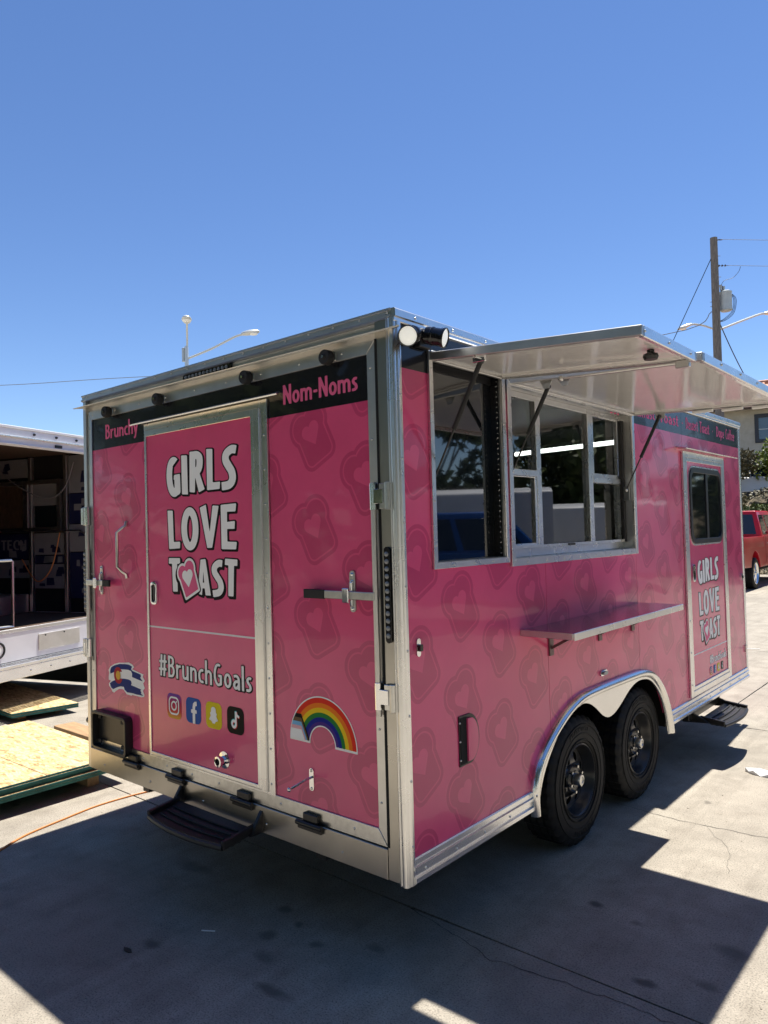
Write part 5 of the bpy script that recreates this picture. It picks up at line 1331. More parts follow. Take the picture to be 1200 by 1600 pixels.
WP('header_lip', wb(SL, SRr, -0.028, -0.001, 2.405, 2.418), 'bright_aluminium', bevel=0.003)
WP('header_lip', wb(SL, SRr, -0.018, -0.001, 2.335, 2.346), 'white_paint', bevel=0.003)
for s in (0.40, 0.68, 0.95):
    WP('marker_lamp', MB().cyl(wt(s, -0.001, 2.455), wt(s, -0.016, 2.455), 0.014, 0.011, 10), 'black_plastic')
WP('marker_lamp', wb(0.66, 0.75, -0.014, -0.0005, 2.352, 2.380), 'black_plastic', bevel=0.003)
WP('wall', wb(SL, SL+0.04, 0.051, 4.6, 0.3, 2.489), 'white_paint')
WP('wall', wb(SRr-0.04, SRr, 0.051, 4.6, 0.3, 2.489), 'white_paint')
WP('shade_lining', wb(SRr-0.0418, SRr-0.0402, 0.052, 4.54, 0.59, 2.40), 'dark_gap')  # dark sheets added over both side walls to darken the interior
WP('shade_lining', wb(SL+0.0402, SL+0.0418, 0.052, 4.54, 0.59, 2.40), 'dark_ply')
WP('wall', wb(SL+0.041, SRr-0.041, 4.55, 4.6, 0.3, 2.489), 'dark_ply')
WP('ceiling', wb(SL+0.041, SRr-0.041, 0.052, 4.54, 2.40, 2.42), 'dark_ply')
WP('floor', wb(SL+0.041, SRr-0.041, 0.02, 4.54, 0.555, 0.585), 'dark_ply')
WP('floor_edge', wb(SL, SRr, -0.004, 0.019, 0.560, 0.592), 'aluminium', bevel=0.003)
WP('rear_sill', wb(SL, SRr, 0.0, 0.05, 0.29, 0.559), 'white_paint', bevel=0.003)
BS = WP('bumper_step', wb(SL, SRr, -0.16, -0.150, 0.255, 0.285), 'bright_aluminium', bevel=0.003)
WP('grating_rail', wb(SL, SRr, -0.012, -0.001, 0.255, 0.285), 'bright_aluminium', BS, bevel=0.002)
for t_ in (-0.057, -0.103): WP('grating_rail', wb(SL, SRr, t_-0.006, t_+0.006, 0.262, 0.284), 'bright_aluminium', BS)
gb = None
for q in range(76):
    s_ = SL + 0.02 + q*0.032
    c = Vector(wt(s_, -0.081, 0.272))
    if gb is None: gb = wb(s_-0.006, s_+0.006, -0.149, -0.013, 0.261, 0.2835).build('grating_bar', 'bright_aluminium', BS, org=c)
    else: shared(gb, 'grating_bar', BS, c)
WP('bumper_skirt', wb(SL, SRr, -0.158, -0.146, 0.15, 0.2545), 'white_rail', bevel=0.004)
WP('access_plate', wb(0.42, 0.95, -0.008, -0.0005, 0.345, 0.505), 'aluminium', bevel=0.002)
for s in (0.50, 0.74): WP('screw', MB().sphere(wt(s, -0.010, 0.485), 0.009, 8, 5), 'black_plastic')
for s in (0.18, 0.42, 0.66, 0.90): WP('screw', MB().sphere(wt(s, -0.160, 0.205), 0.009, 8, 5), 'zinc')
tl = WP('tail_lamp', MB().lathe([(0.085, 0.0), (0.085, 0.02), (0.070, 0.022), (0.066, 0.012), (0.0, 0.018)], wt(-0.055, -0.001, 0.415), tuple(WN), 24), 'black_rubber')
WP('lens', MB().lathe([(0.064, 0.013), (0.0, 0.024)], wt(-0.055, -0.001, 0.415), tuple(WN), 20), 'frosted_lens', tl)
# inside, along the right-hand wall: studs, printed insulation boards, a boarded window
ix = SRr - 0.042
def iw(t0, t1, z0, z1, k0=0.0, k1=0.02): return wb(ix - k1, ix - k0, t0, t1, z0, z1)
for t in (0.10, 0.62, 1.15, 1.72, 2.30, 2.90): WP('stud', iw(t, t+0.045, 0.59, 2.39, 0.0, 0.045), 'aluminium', bevel=0.002)
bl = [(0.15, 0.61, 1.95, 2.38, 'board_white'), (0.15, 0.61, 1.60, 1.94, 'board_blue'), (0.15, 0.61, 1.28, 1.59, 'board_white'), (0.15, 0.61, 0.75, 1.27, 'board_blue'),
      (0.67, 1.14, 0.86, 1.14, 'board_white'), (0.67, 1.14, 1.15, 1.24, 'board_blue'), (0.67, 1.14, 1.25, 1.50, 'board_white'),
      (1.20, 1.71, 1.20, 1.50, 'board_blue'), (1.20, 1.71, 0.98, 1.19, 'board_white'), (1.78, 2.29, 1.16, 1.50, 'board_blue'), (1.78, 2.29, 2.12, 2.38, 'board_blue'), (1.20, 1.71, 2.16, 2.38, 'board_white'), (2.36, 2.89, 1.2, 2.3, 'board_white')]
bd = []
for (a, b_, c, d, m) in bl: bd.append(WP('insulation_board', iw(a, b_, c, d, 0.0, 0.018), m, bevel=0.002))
def wti(u, v, dd): return wt(ix - 0.019 - dd, -u, v)
rnd = random.Random(42)
for k, (a, b_, c, d, m) in enumerate(bl):          # torn print panels and joints on the boards
    for q in range(4):
        t0 = rnd.uniform(a+0.01, b_-0.14); z0_ = rnd.uniform(c+0.01, max(c+0.02, d-0.10)); w_, h_ = rnd.uniform(0.05, 0.13), rnd.uniform(0.03, 0.09)
        MB().add([wt(ix-0.0185, t, z) for t, z in ((t0, z0_), (t0+w_, z0_+rnd.uniform(-0.01, 0.01)), (t0+w_*rnd.uniform(0.8, 1), min(d-0.005, z0_+h_)), (t0+rnd.uniform(0, 0.02), min(d-0.005, z0_+h_)))], [(0, 1, 2, 3)]).build('board_print', 'board_blue' if m == 'board_white' else 'board_white', bd[k], smooth=0)
WP('conduit', MB().tube([wt(ix-0.06, 0.3, 0.6), wt(ix-0.06, 0.3, 1.45), wt(ix-0.06, 0.42, 1.52), wt(ix-0.06, 2.6, 1.55)], 0.012, 6), 'zinc')
WP('cable', MB().tube(cr([wt(ix-0.05, 0.5, 2.3), wt(ix-0.08, 0.62, 2.0), wt(ix-0.06, 0.9, 1.9), wt(ix-0.08, 1.3, 2.05), wt(ix-0.05, 1.7, 2.3)], 5), 0.008, 5), 'board_white')
WP('cable', MB().tube(cr([wt(ix-0.05, 0.72, 1.5), wt(ix-0.10, 0.80, 1.1), wt(ix-0.12, 1.0, 0.95), wt(ix-0.05, 1.3, 1.2)], 5), 0.008, 5), 'orange_cord')
lettering('TECH', -1.66, -1.26, 1.31, 0.12, wti, 0.001, bd[7], m='board_white', res=20)
lettering('TECH', -2.24, -1.84, 2.19, 0.10, wti, 0.001, bd[10], m='board_white', res=20)
wf = WP('window_frame', iw(0.70, 0.75, 1.52, 2.12, 0.0, 0.06), 'aluminium')
for (a, b_, c, d) in ((1.20, 1.27, 1.52, 2.12), (1.75, 1.81, 1.52, 2.12), (0.751, 1.199, 2.07, 2.12), (1.271, 1.749, 2.07, 2.12), (0.751, 1.199, 1.52, 1.57)):
    WP('window_bar', iw(a, b_, c, d, 0.0, 0.055), 'aluminium', wf)
WP('pane', iw(0.751, 1.199, 1.571, 1.82, 0.0, 0.02), 'tinted_glass', wf)
WP('blind', iw(0.751, 1.199, 1.821, 2.069, 0.0, 0.02), 'board_white', wf)
WP('blind', iw(1.271, 1.749, 1.571, 2.069, 0.0, 0.02), 'dark_ply', wf)
WP('wheel_box', wb(0.55, ix-0.05, 1.2, 3.4, 0.586, 0.80), 'aluminium', bevel=0.01)
# tubular barrier just inside the doorway
WP('barrier_rail', MB().tube([wt(-1.0, 0.10, 1.235), wt(0.20, 0.10, 1.235), wt(0.215, 0.10, 1.22), wt(0.215, 0.10, 0.60), wt(-1.0, 0.10, 0.64)], 0.017, 8), 'aluminium')
# black skirt added to keep the ground underneath dark, then the running gear
WP('shade_skirt', wb(SRr-0.05, SRr-0.02, 0.06, 4.6, -0.20, 0.299), 'black_paint')
WP('chassis', wb(SL+0.3, SRr-0.3, 0.3, 4.5, 0.10, 0.29), 'black_paint')
for s in (SL+0.15, SRr-0.15):
    for t in (1.9, 2.75):
        c = Vector(wt(s, t, 0)); c.z = 0.345; tyre = tyre_mesh(c, 0.345, 0.20, tuple(WD), parent=WT, seg=48)
        MB().lathe([(0.0, -0.08), (0.18, -0.09), (0.205, -0.08), (0.205, 0.08), (0.18, 0.09), (0.0, 0.08)], c, tuple(WD), 24).build('rim', 'white_paint', tyre)

# ------------------------------------------------------------------ OSB sheets and boards lying on the left
def sheet(corners, z0, z1, label, group, seams=()):
    e = MB().prism([corners], lambda u, v, d: (u, v, d), z0, z1 - 0.0022).build('osb_sheet', 'osb_edge_green', None, bevel=0.0015, smooth=0)
    tag(e, label, 'wood sheet', group)
    ins = [(c[0]*0.998 + sum(q[0] for q in corners)/4*0.002, c[1]*0.998 + sum(q[1] for q in corners)/4*0.002) for c in corners]
    MB().prism([ins], lambda u, v, d: (u, v, d), z1 - 0.0021, z1).build('face', 'osb', e, smooth=0)
    for (a, b_) in seams:
        MB().bar((a[0], a[1], z1 + 0.0004), (b_[0], b_[1], z1 + 0.0004), 0.005, 0.0012).build('chalk_line', 'dark_ply', e, smooth=0)
    return e
cn = [(-4.86, -1.83), (-3.195, -1.83), (-3.205, 0.615), (-4.87, 0.625)]
zz = 0.105
names = ['bottom OSB sheet with green edges in the nearer stack', 'second OSB sheet from the bottom of the nearer stack', 'middle OSB sheet with green edges in the nearer stack', 'OSB sheet just below the top of the nearer stack', 'pale topmost OSB sheet of the nearer stack, sunlit with thin ruled lines']
rnd = random.Random(5)
for k in range(5):
    dx, dy, da = rnd.uniform(-0.012, 0.012), rnd.uniform(-0.02, 0.02), rnd.uniform(-0.004, 0.004)
    c = [(p[0] + dx - da*p[1], p[1] + dy + da*p[0]) for p in cn] if k < 4 else cn
    th = 0.021 if k < 4 else 0.014
    sheet(c, zz, zz + th, names[k], 'OSB sheets in the nearer stack', [((-4.86, -0.02), (-3.2, 0.02)), ((-4.86, -0.43), (-3.2, -0.39))] if k == 4 else ())
    zz += th + (0.0012 if k < 4 else 0)
for k, y in enumerate((-1.5, -0.45, 0.42)):
    d = MB().box(-4.75, -3.33, y-0.045, y+0.045, 0.0, 0.103).build('timber_bearer', 'pine_board', None, bevel=0.003)
    tag(d, ['timber bearer under the near end of the OSB stack', 'timber bearer under the middle of the OSB stack', 'timber bearer under the far end of the OSB stack'][k], 'timber', 'bearers under the OSB stack')
cn2 = [(-7.6, 0.86), (-5.74, 0.83), (-5.64, 1.47), (-7.5, 1.52)]
zz = 0.055
for k in range(2):
    sheet(cn2, zz, zz + 0.022, ['lower green-edged OSB sheet lying under the white trailer', 'upper green-edged OSB sheet lying under the white trailer'][k], 'OSB sheets under the white trailer'); zz += 0.0235
for k, y in enumerate((0.98, 1.36)):
    d = MB().box(-7.4, -5.85, y-0.04, y+0.04, 0.0, 0.054).build('timber_bearer', 'pine_board', None, bevel=0.003)
    tag(d, ['nearer timber bearer under the sheets beneath the white trailer', 'farther timber bearer under the sheets beneath the white trailer'][k], 'timber', 'bearers under the white trailer')
pl = MB().hexa([(-5.05, 0.93, 0.03), (-3.3, 0.93, 0.03), (-3.3, 1.10, 0.03), (-5.03, 1.12, 0.03), (-5.05, 0.93, 0.068), (-3.3, 0.93, 0.068), (-3.3, 1.10, 0.068), (-5.03, 1.12, 0.068)]).build('plank', 'pine_board', None, bevel=0.003)
tag(pl, 'brown timber plank lying behind the sunlit OSB stack', 'plank')
d = MB().box(-4.6, -3.5, 0.96, 1.06, 0.0, 0.0295).build('batten', 'litter_white', None, bevel=0.002)
tag(d, 'white batten under the brown timber plank', 'batten')
# orange cord, litter and scraps on the ground
cpts = cr([(-2.35, -1.1), (-2.55, -0.75), (-2.698, -0.487), (-2.80, -0.291), (-2.862, -0.022), (-2.905, 0.22), (-2.895, 0.451), (-2.86, 0.62), (-2.75, 1.0), (-2.5, 1.6)], 6)
tag(MB().tube([(p[0], p[1], 0.0065) for p in cpts], 0.0065, 8).build('extension_cord', 'orange_cord', None), 'orange extension cord snaking along the sunlit strip of concrete', 'cord')
rnd = random.Random(11)
def scrap(x, y, r, label, m, cat, h=0.02):
    vs = []; n = 9
    for i in range(n):
        a = 2*math.pi*i/n; q = r*rnd.uniform(0.6, 1.15); vs.append((x + q*math.cos(a)*1.5, y + q*math.sin(a)*0.7, rnd.uniform(0.001, h)))
    vs.append((x, y, h*1.3)); vs += [(v[0], v[1], 0.0006) for v in vs[:n]]
    o = MB().add(vs, [(i, (i+1) % n, n) for i in range(n)] + [(n+1+i, n+1+(i+1) % n, (i+1) % n, i) for i in range(n)]).build('litter', m, None, smooth=0)
    return tag(o, label, cat)
scrap(0.438, 3.46, 0.075, 'crumpled white paper lying on the sunlit concrete', 'litter_white', 'paper', 0.035)
scrap(-1.146, -0.566, 0.022, 'curled dry leaf on shaded concrete in front of the trailer', 'dry_leaf', 'leaf', 0.010)
st_ = MB().bar((-1.02, -0.27, 0.003), (-0.965, -0.235, 0.003), 0.004, 0.004).build('cable_tie', 'litter_white', None); tag(st_, 'thin white offcut of cable tie on the shaded concrete', 'litter')
gm = MB(); rnd = random.Random(3)
for k in range(240):
    x, y = rnd.uniform(-3.2, 1.6), rnd.uniform(-1.6, 4.5)
    gm.sphere((x, y, 0.001), rnd.uniform(0.002, 0.0055), 5, 3, (1.2, 0.9, 0.7))
o = stuff(gm.build('grit', 'ground_dirt', None, smooth=0)); o['label'] = 'scattered grit on the concrete'; o['category'] = 'grit'

# ------------------------------------------------------------------ pickups
def pickup(name, label, paint, loc, rz, wheel_m='chrome', z0=0.0):
    T = thing(name, (0, 0, 0), label, 'pickup truck')
    B = lambda n_, mb, m, par=T, bev=0.0, **k: mb.build(n_, m, par, bev, **k)
    X = lambda u, v, d: (d, u, v)
    arc = lambda cy, r0: [(cy - r0*math.cos(R(a)), 0.47 + r0*math.sin(R(a))) for a in range(180, -1, -15)][::-1]
    low = [(-1.25, 0.62)] + [(-0.52, 0.60)] + [(0 - 0.52*math.cos(R(a)), 0.47 + 0.55*math.sin(R(a))) for a in range(15, 166, 15)] + [(0.52, 0.56), (3.18, 0.56)] + [(3.72 - 0.52*math.cos(R(a)), 0.47 + 0.55*math.sin(R(a))) for a in range(15, 166, 15)] + [(4.26, 0.60), (4.72, 0.62)]
    body = low + [(4.76, 1.12), (4.62, 1.26), (3.35, 1.38), (0.98, 1.40), (0.98, 1.12), (-1.25, 1.12)]
    b = B('body', MB().prism([body], X, -0.97, 0.97), paint, bev=0.04, seg=3, smooth=40)
    for s_ in (-1, 1):
        B('bed_side', MB().hexa([(s_*0.86, -1.25, 1.10), (s_*0.985, -1.25, 1.10), (s_*0.985, 0.98, 1.10), (s_*0.86, 0.98, 1.10), (s_*0.88, -1.25, 1.40), (s_*0.965, -1.25, 1.40), (s_*0.965, 0.98, 1.40), (s_*0.88, 0.98, 1.40)]), paint, bev=0.02, seg=2)
        B('tail_light', MB().box(s_*0.90, s_*0.985, -1.275, -1.22, 0.98, 1.34), 'red_lens', bev=0.01)
        B('headlight', MB().box(s_*0.62, s_*0.94, 4.70, 4.775, 0.92, 1.10), 'clear_lens', bev=0.02)
        B('wing_mirror', MB().box(s_*0.98, s_*1.16, 2.80, 2.88, 1.44, 1.62), paint, bev=0.02)
        B('door_handle', MB().box(s_*0.968, s_*0.995, 1.35, 1.52, 1.18, 1.21), 'chrome', bev=0.008)
        B('door_seam', MB().box(s_*0.9695, s_*0.9715, 1.22, 1.235, 0.66, 1.38).box(s_*0.9695, s_*0.9715, 2.62, 2.635, 0.66, 1.38), 'dark_gap')
    B('tailgate', MB().box(-0.855, 0.855, -1.25, -1.19, 1.10, 1.39), paint, bev=0.015)
    B('bumper', MB().box(-0.95, 0.95, -1.40, -1.26, 0.62, 0.80), 'chrome', bev=0.03, seg=2)
    B('bumper', MB().box(-0.97, 0.97, 4.77, 4.90, 0.60, 0.84), 'chrome', bev=0.03, seg=2)
    B('grille', MB().box(-0.60, 0.60, 4.755, 4.79, 0.88, 1.12), 'black_gloss', bev=0.01)
    # cab: tapered greenhouse with panes set in each face
    base = [(-0.93, 1.00, 1.36), (0.93, 1.00, 1.36), (0.93, 3.42, 1.36), (-0.93, 3.42, 1.36)]
    topc = [(-0.76, 1.14, 2.12), (0.76, 1.14, 2.12), (0.76, 2.70, 2.12), (-0.76, 2.70, 2.12)]
    c = B('cab', MB().hexa(base + topc), paint, bev=0.05, seg=3, smooth=50)
    def pane(a0, a1, t0, t1, s0, s1, nm):
        """pane on the face with bottom edge a0-a1 and top edge t0-t1; s = (left, right, low, high) fractions"""
        a0, a1, t0, t1 = map(Vector, (a0, a1, t0, t1))
        f = lambda s_, t_: a0.lerp(a1, s_).lerp(t0.lerp(t1, s_), t_)
        n_ = (a1 - a0).cross(t0 - a0).normalized()
        q = [f(s0[0], s1[0]), f(s0[1], s1[0]), f(s0[3] if len(s0) > 2 else s0[1], s1[1]), f(s0[2] if len(s0) > 2 else s0[0], s1[1])]
        B(nm, MB().hexa([p - n_*0.01 for p in q] + [p + n_*0.006 for p in q]), 'tinted_glass', c, 0.004)
    pane(base[0], base[1], topc[0], topc[1], (0.07, 0.93), (0.12, 0.86), 'rear_window')
    pane(base[2], base[3], topc[2], topc[3], (0.05, 0.95), (0.08, 0.90), 'windscreen')
    for (p, q, r_, s_) in ((base[1], base[2], topc[1], topc[2]), (base[3], base[0], topc[3], topc[0])):
        rev = p is base[3]
        w1, w2 = ((0.08, 0.36), (0.41, 0.90)) if not rev else ((0.64, 0.92), (0.10, 0.59))
        pane(p, q, r_, s_, w1, (0.10, 0.84), 'side_window'); pane(p, q, r_, s_, w2, (0.10, 0.84), 'side_window')
    B('underbody', MB().box(-0.70, 0.70, -1.1, 4.6, 0.42, 0.66), 'dark_gap')
    for (y, x) in ((0, 0.84), (0, -0.84), (3.72, 0.84), (3.72, -0.84)):
        s_ = 1 if x > 0 else -1
        e = bpy.data.objects.new('wheel', None); COL.objects.link(e); attach(e, T, (x, y, 0.42))
        tyre_mesh((x, y, 0.42), 0.42, 0.27, (s_, 0, 0), parent=e, rim_r=0.29, seg=48)
        rim = MB().lathe([(0.292, 0.10), (0.297, 0.125), (0.285, 0.128), (0.270, 0.110), (0.262, 0.03), (0.255, -0.08)], (x, y, 0.42), (s_, 0, 0), 32).build('rim', wheel_m, e)
        for k in range(6):
            a = 2*math.pi*k/6
            q = Vector((x + s_*0.085, y + 0.27*math.cos(a), 0.42 + 0.27*math.sin(a))); p = Vector((x + s_*0.095, y + 0.03*math.cos(a), 0.42 + 0.03*math.sin(a)))
            MB().bar(p, q, 0.085, 0.03, (s_, 0, 0)).build('spoke', wheel_m, rim, 0.01)
        MB().lathe([(0.0, 0.125), (0.05, 0.12), (0.06, 0.09), (0.06, 0.04)], (x, y, 0.42), (s_, 0, 0), 20).build('hub', wheel_m, rim)
        MB().lathe([(0.0, 0.02), (0.25, 0.02)], (x, y, 0.42), (s_, 0, 0), 24).build('brake_disc', 'dark_gap', rim)
    T.location = (*loc, z0); T.rotation_euler = (0, 0, rz)
    return T
pickup('pickup_truck', 'red pickup truck with tinted cab window and chrome wheels beyond the pink trailer', 'red_paint', (-4.36, 19.15), R(1.5))
pickup('pickup_truck', 'blue pickup truck seen only as a reflection in the black menu screen', 'blue_paint', (7.54, 8.12), R(56), 'zinc')

# box trailer that shows only as a mirror image in the serving windows
def mirror_trailer(loc, rz, label, w=2.4, l=5.2, h=2.35):
    T = thing('cargo_trailer', (0, 0, 0), label, 'trailer', 'white trailers mirrored in the windows')
    B = lambda n_, mb, m, par=T, bev=0.0, **k: mb.build(n_, m, par, bev, **k)
    prof = [(-w/2, 0.5), (w/2, 0.5), (w/2, h+0.30)] + [(w/2*math.cos(R(a)), h + 0.30 + 0.18*math.sin(R(a))) for a in range(15, 166, 15)] + [(-w/2, h+0.30)]
    b = B('body', MB().prism([prof], lambda u, v, d: (u, d, v), 0.0, l), 'white_paint', bev=0.02, smooth=30)
    B('window', MB().box(w/2+0.001, w/2+0.02, 1.2, 1.75, 1.75, 2.05).box(-w/2-0.02, -w/2-0.001, 1.2, 1.75, 1.75, 2.05), 'window_trim_dark')
    B('door', MB().box(w/2+0.001, w/2+0.015, 2.4, 3.2, 0.7, 2.45), 'white_rail', bev=0.004)
    B('fender', MB().box(w/2+0.001, w/2+0.05, 1.3, 3.3, 0.52, 0.80), 'black_plastic', bev=0.02)
    for y in (1.9, 2.75):
        for s_ in (-1, 1): 
            t_ = tyre_mesh((s_*(w/2-0.12), y, 0.345), 0.345, 0.2, (s_, 0, 0), parent=T, seg=36)
            MB().lathe([(0.0, 0.08), (0.18, 0.085), (0.205, 0.075)], (s_*(w/2-0.12), y, 0.345), (s_, 0, 0), 20).build('rim', 'white_paint', t_)
    T.location = (*loc, 0); T.rotation_euler = (0, 0, rz)
    return T
mirror_trailer((11.3, 11.8), R(56), 'white box trailer with curved roof, mirrored in the black menu screen')
mirror_trailer((10.1, 16.2), R(56), 'white box trailer with small dark window, mirrored in the serving window', h=2.0)

# ------------------------------------------------------------------ bank, terrace, plants
def hill(x, y):
    t = min(1, max(0, (y - 24.6) / 3.6)); t = t*t*(3-2*t)
    return 2.75*t + (0.18*math.sin(x*1.3+y*0.7) + 0.10*math.sin(x*3.1-y*2.3) + 0.06*math.sin(x*6.3+y*5.1)) * (1 if 0 < t < 1 else 0.15)*t**0.3
vs = []; fs = []; nx, ny = 130, 60
for j in range(ny + 1):
    y = 24.4 + 30*(j/ny)**1.8
    for i in range(nx + 1):
        x = -36 + 60*i/nx; vs.append((x, y, hill(x, y) - 0.02))
for j in range(ny):
    for i in range(nx): a = j*(nx+1)+i; fs.append((a, a+1, a+nx+2, a+nx+1))
struct(MB().add(vs, fs).build('bank', 'bank_soil', None, smooth=80))
def leaves(mb, c, rad, n, size, rnd, hollow=0.35):
    for k in range(n):
        while True:
            p = Vector((rnd.uniform(-1, 1), rnd.uniform(-1, 1), rnd.uniform(-1, 1)))
            if hollow < p.length < 1: break
        q = Vector((c[0] + p.x*rad[0], c[1] + p.y*rad[1], c[2] + p.z*rad[2]))
        u = Vector((rnd.gauss(0, 1), rnd.gauss(0, 1), rnd.gauss(0, 1))).normalized(); w = u.orthogonal().normalized()
        w = Quaternion(u, rnd.uniform(0, 6.28)) @ w
        s_ = size * rnd.uniform(0.6, 1.3)
        mb.add([q - u*s_, q + w*s_*0.45, q + u*s_, q - w*s_*0.45], [(0, 1, 2, 3)])
def bush(name, label, group, base, w, h, m, n, size, seed, cat='shrub'):
    rnd = random.Random(seed); b0 = Vector(base)
    T = thing(name, base, label, cat, group)
    st_ = MB()
    cr_ = MB()
    for k in range(7):
        a = rnd.uniform(0, 6.28); tip = b0 + Vector((math.cos(a)*w*0.35*rnd.random(), math.sin(a)*w*0.35*rnd.random(), h*rnd.uniform(0.5, 0.85)))
        st_.tube([b0 + Vector((0, 0, -0.1)), b0.lerp(tip, 0.5) + Vector((rnd.uniform(-.1, .1), rnd.uniform(-.1, .1), 0)), tip], [0.03, 0.02, 0.008], 5)
        leaves(cr_, tip, (w*rnd.uniform(0.22, 0.40), w*rnd.uniform(0.22, 0.40), h*rnd.uniform(0.18, 0.32)), n//7, size, rnd)
    st_.build('stem', 'bark', T, org=base); cr_.build('foliage', m, T, smooth=0, fixn=False)
    return T
bush('shrub', 'olive shrub with pale flowers growing on the bank beside the white car', 'shrubs on the bank', (-6.65, 29.6, 2.7), 1.9, 2.1, 'leaf_olive', 2100, 0.085, 21)
bush('shrub', 'bright lime green shrub below the dark framed house window', 'shrubs on the bank', (-5.35, 31.0, 2.75), 2.0, 2.3, 'leaf_lime', 1800, 0.09, 22)
bush('shrub', 'olive shrub at the left of the bank, partly behind the pink trailer', 'shrubs on the bank', (-8.3, 30.4, 2.75), 2.2, 2.2, 'leaf_olive', 1600, 0.09, 23)
bush('shrub', 'low green shrub on the slope above the red pickup', 'shrubs on the bank', (-5.1, 26.6, 1.4), 1.5, 1.0, 'leaf_green', 1400, 0.07, 24)
bush('shrub', 'low olive shrub on the slope behind the red pickup cab', 'shrubs on the bank', (-6.1, 27.2, 1.9), 1.5, 0.9, 'leaf_olive', 1400, 0.07, 25)
bush('shrub', 'small green shrub at the foot of the bank', 'shrubs on the bank', (-6.6, 25.6, 0.6), 1.2, 0.9, 'leaf_green', 900, 0.07, 26)
bush('shrub', 'olive shrub on the slope at the right edge of the view', 'shrubs on the bank', (-4.2, 27.6, 2.2), 1.4, 0.9, 'leaf_olive', 1200, 0.07, 27)
rw = MB().box(-14, 4, 28.35, 28.6, 2.2, 2.98).build('retaining_wall', 'window_trim_dark', None, bevel=0.01); tag(rw, 'low dark retaining wall along the top of the bank', 'wall')
fp_ = MB().cyl((-5.78, 26.72, 1.2), (-5.78, 26.72, 3.55), 0.06, n=10).sphere((-5.78, 26.72, 3.56), 0.075, 10, 6).build('fence_post', 'black_plastic', None); tag(fp_, 'black fence post on the bank beside the far corner of the pink trailer', 'post')
rnd = random.Random(31); rk = [('grey boulder low on the bank above the red pickup', -5.45, 25.9), ('pale boulder on the bank near the black fence post', -5.2, 27.4), ('brown boulder on the bank right of the fence post', -4.5, 26.9)]
for lab, x, y in rk:
    vs = []; mb = MB().sphere((x, y, hill(x, y)+0.05), 0.24, 10, 7, (1.3, 0.9, 0.8)); mb.v = [(v[0]+rnd.uniform(-.05, .05), v[1]+rnd.uniform(-.05, .05), v[2]+rnd.uniform(-.05, .05)) for v in mb.v]
    tag(mb.build('boulder', 'bank_soil', None, smooth=25), lab, 'boulder', 'boulders on the bank')

iv = MB(); rnd = random.Random(77)
for k in range(9000):
    x, y = rnd.uniform(-9.5, -1.5), 24.7 + 4.2*rnd.random()**0.9
    if math.sin(x*2.1+1.0)*math.sin(y*2.7) + rnd.uniform(-0.5, 0.5) < -0.25: continue
    z = hill(x, y) + rnd.uniform(0.0, 0.22)
    u = Vector((rnd.gauss(0, 1), rnd.gauss(0, 1), rnd.gauss(0, 0.6))).normalized(); w_ = u.orthogonal().normalized(); q = Vector((x, y, z)); r_ = rnd.uniform(0.035, 0.075)
    iv.add([q-u*r_, q+w_*r_*0.6, q+u*r_, q-w_*r_*0.6], [(0, 1, 2, 3)])
o = stuff(iv.build('ivy', 'leaf_olive', None, smooth=0, fixn=False)); o['label'] = 'low ivy covering the bank behind the red pickup'; o['category'] = 'ivy'
# white car parked on the terrace
CA = thing('parked_car', (0, 0, 0), 'white parked car on the terrace behind the shrubs, above the red pickup', 'car')
X = lambda u, v, d: (u, d, v)
body = [(-2.2, 0.30), (2.2, 0.30), (2.25, 0.62), (2.1, 0.78), (1.2, 0.92), (-1.9, 0.95), (-2.22, 0.85)]
MB().prism([body], X, -0.88, 0.88).build('body', 'white_paint', CA, 0.05, seg=3, smooth=45)
gh = MB().hexa([(-1.75, -0.80, 0.93), (1.05, -0.80, 0.90), (1.05, 0.80, 0.90), (-1.75, 0.80, 0.93), (-1.25, -0.64, 1.42), (0.35, -0.64, 1.42), (0.35, 0.64, 1.42), (-1.25, 0.64, 1.42)]).build('cabin', 'white_paint', CA, 0.05, seg=2)
for s_ in (-1, 1):
    MB().hexa([(-1.45, s_*0.785, 0.97), (-0.42, s_*0.785, 0.97), (-0.42, s_*0.77, 0.96), (-1.45, s_*0.77, 0.96), (-1.15, s_*0.668, 1.35), (-0.42, s_*0.668, 1.35), (-0.42, s_*0.655, 1.35), (-1.15, s_*0.655, 1.35)]).build('side_window', 'tinted_glass', gh)
    MB().hexa([(-0.36, s_*0.785, 0.97), (0.80, s_*0.785, 0.96), (0.80, s_*0.77, 0.95), (-0.36, s_*0.77, 0.96), (-0.36, s_*0.668, 1.35), (0.28, s_*0.668, 1.35), (0.28, s_*0.655, 1.35), (-0.36, s_*0.655, 1.35)]).build('side_window', 'tinted_glass', gh)
    for x in (-1.35, 1.38):
        t_ = tyre_mesh((x, s_*0.78, 0.32), 0.32, 0.2, (0, s_, 0), parent=CA, seg=32)
        MB().lathe([(0.0, 0.085), (0.17, 0.09), (0.205, 0.07)], (x, s_*0.78, 0.32), (0, s_, 0), 20).build('rim', 'zinc', t_)
    MB().box(2.12, 2.26, s_*0.5, s_*0.82, 0.62, 0.74).build('headlight', 'clear_lens', CA, 0.02)
CA.location = (-6.3, 31.6, 2.70); CA.rotation_euler = (0, 0, R(25))

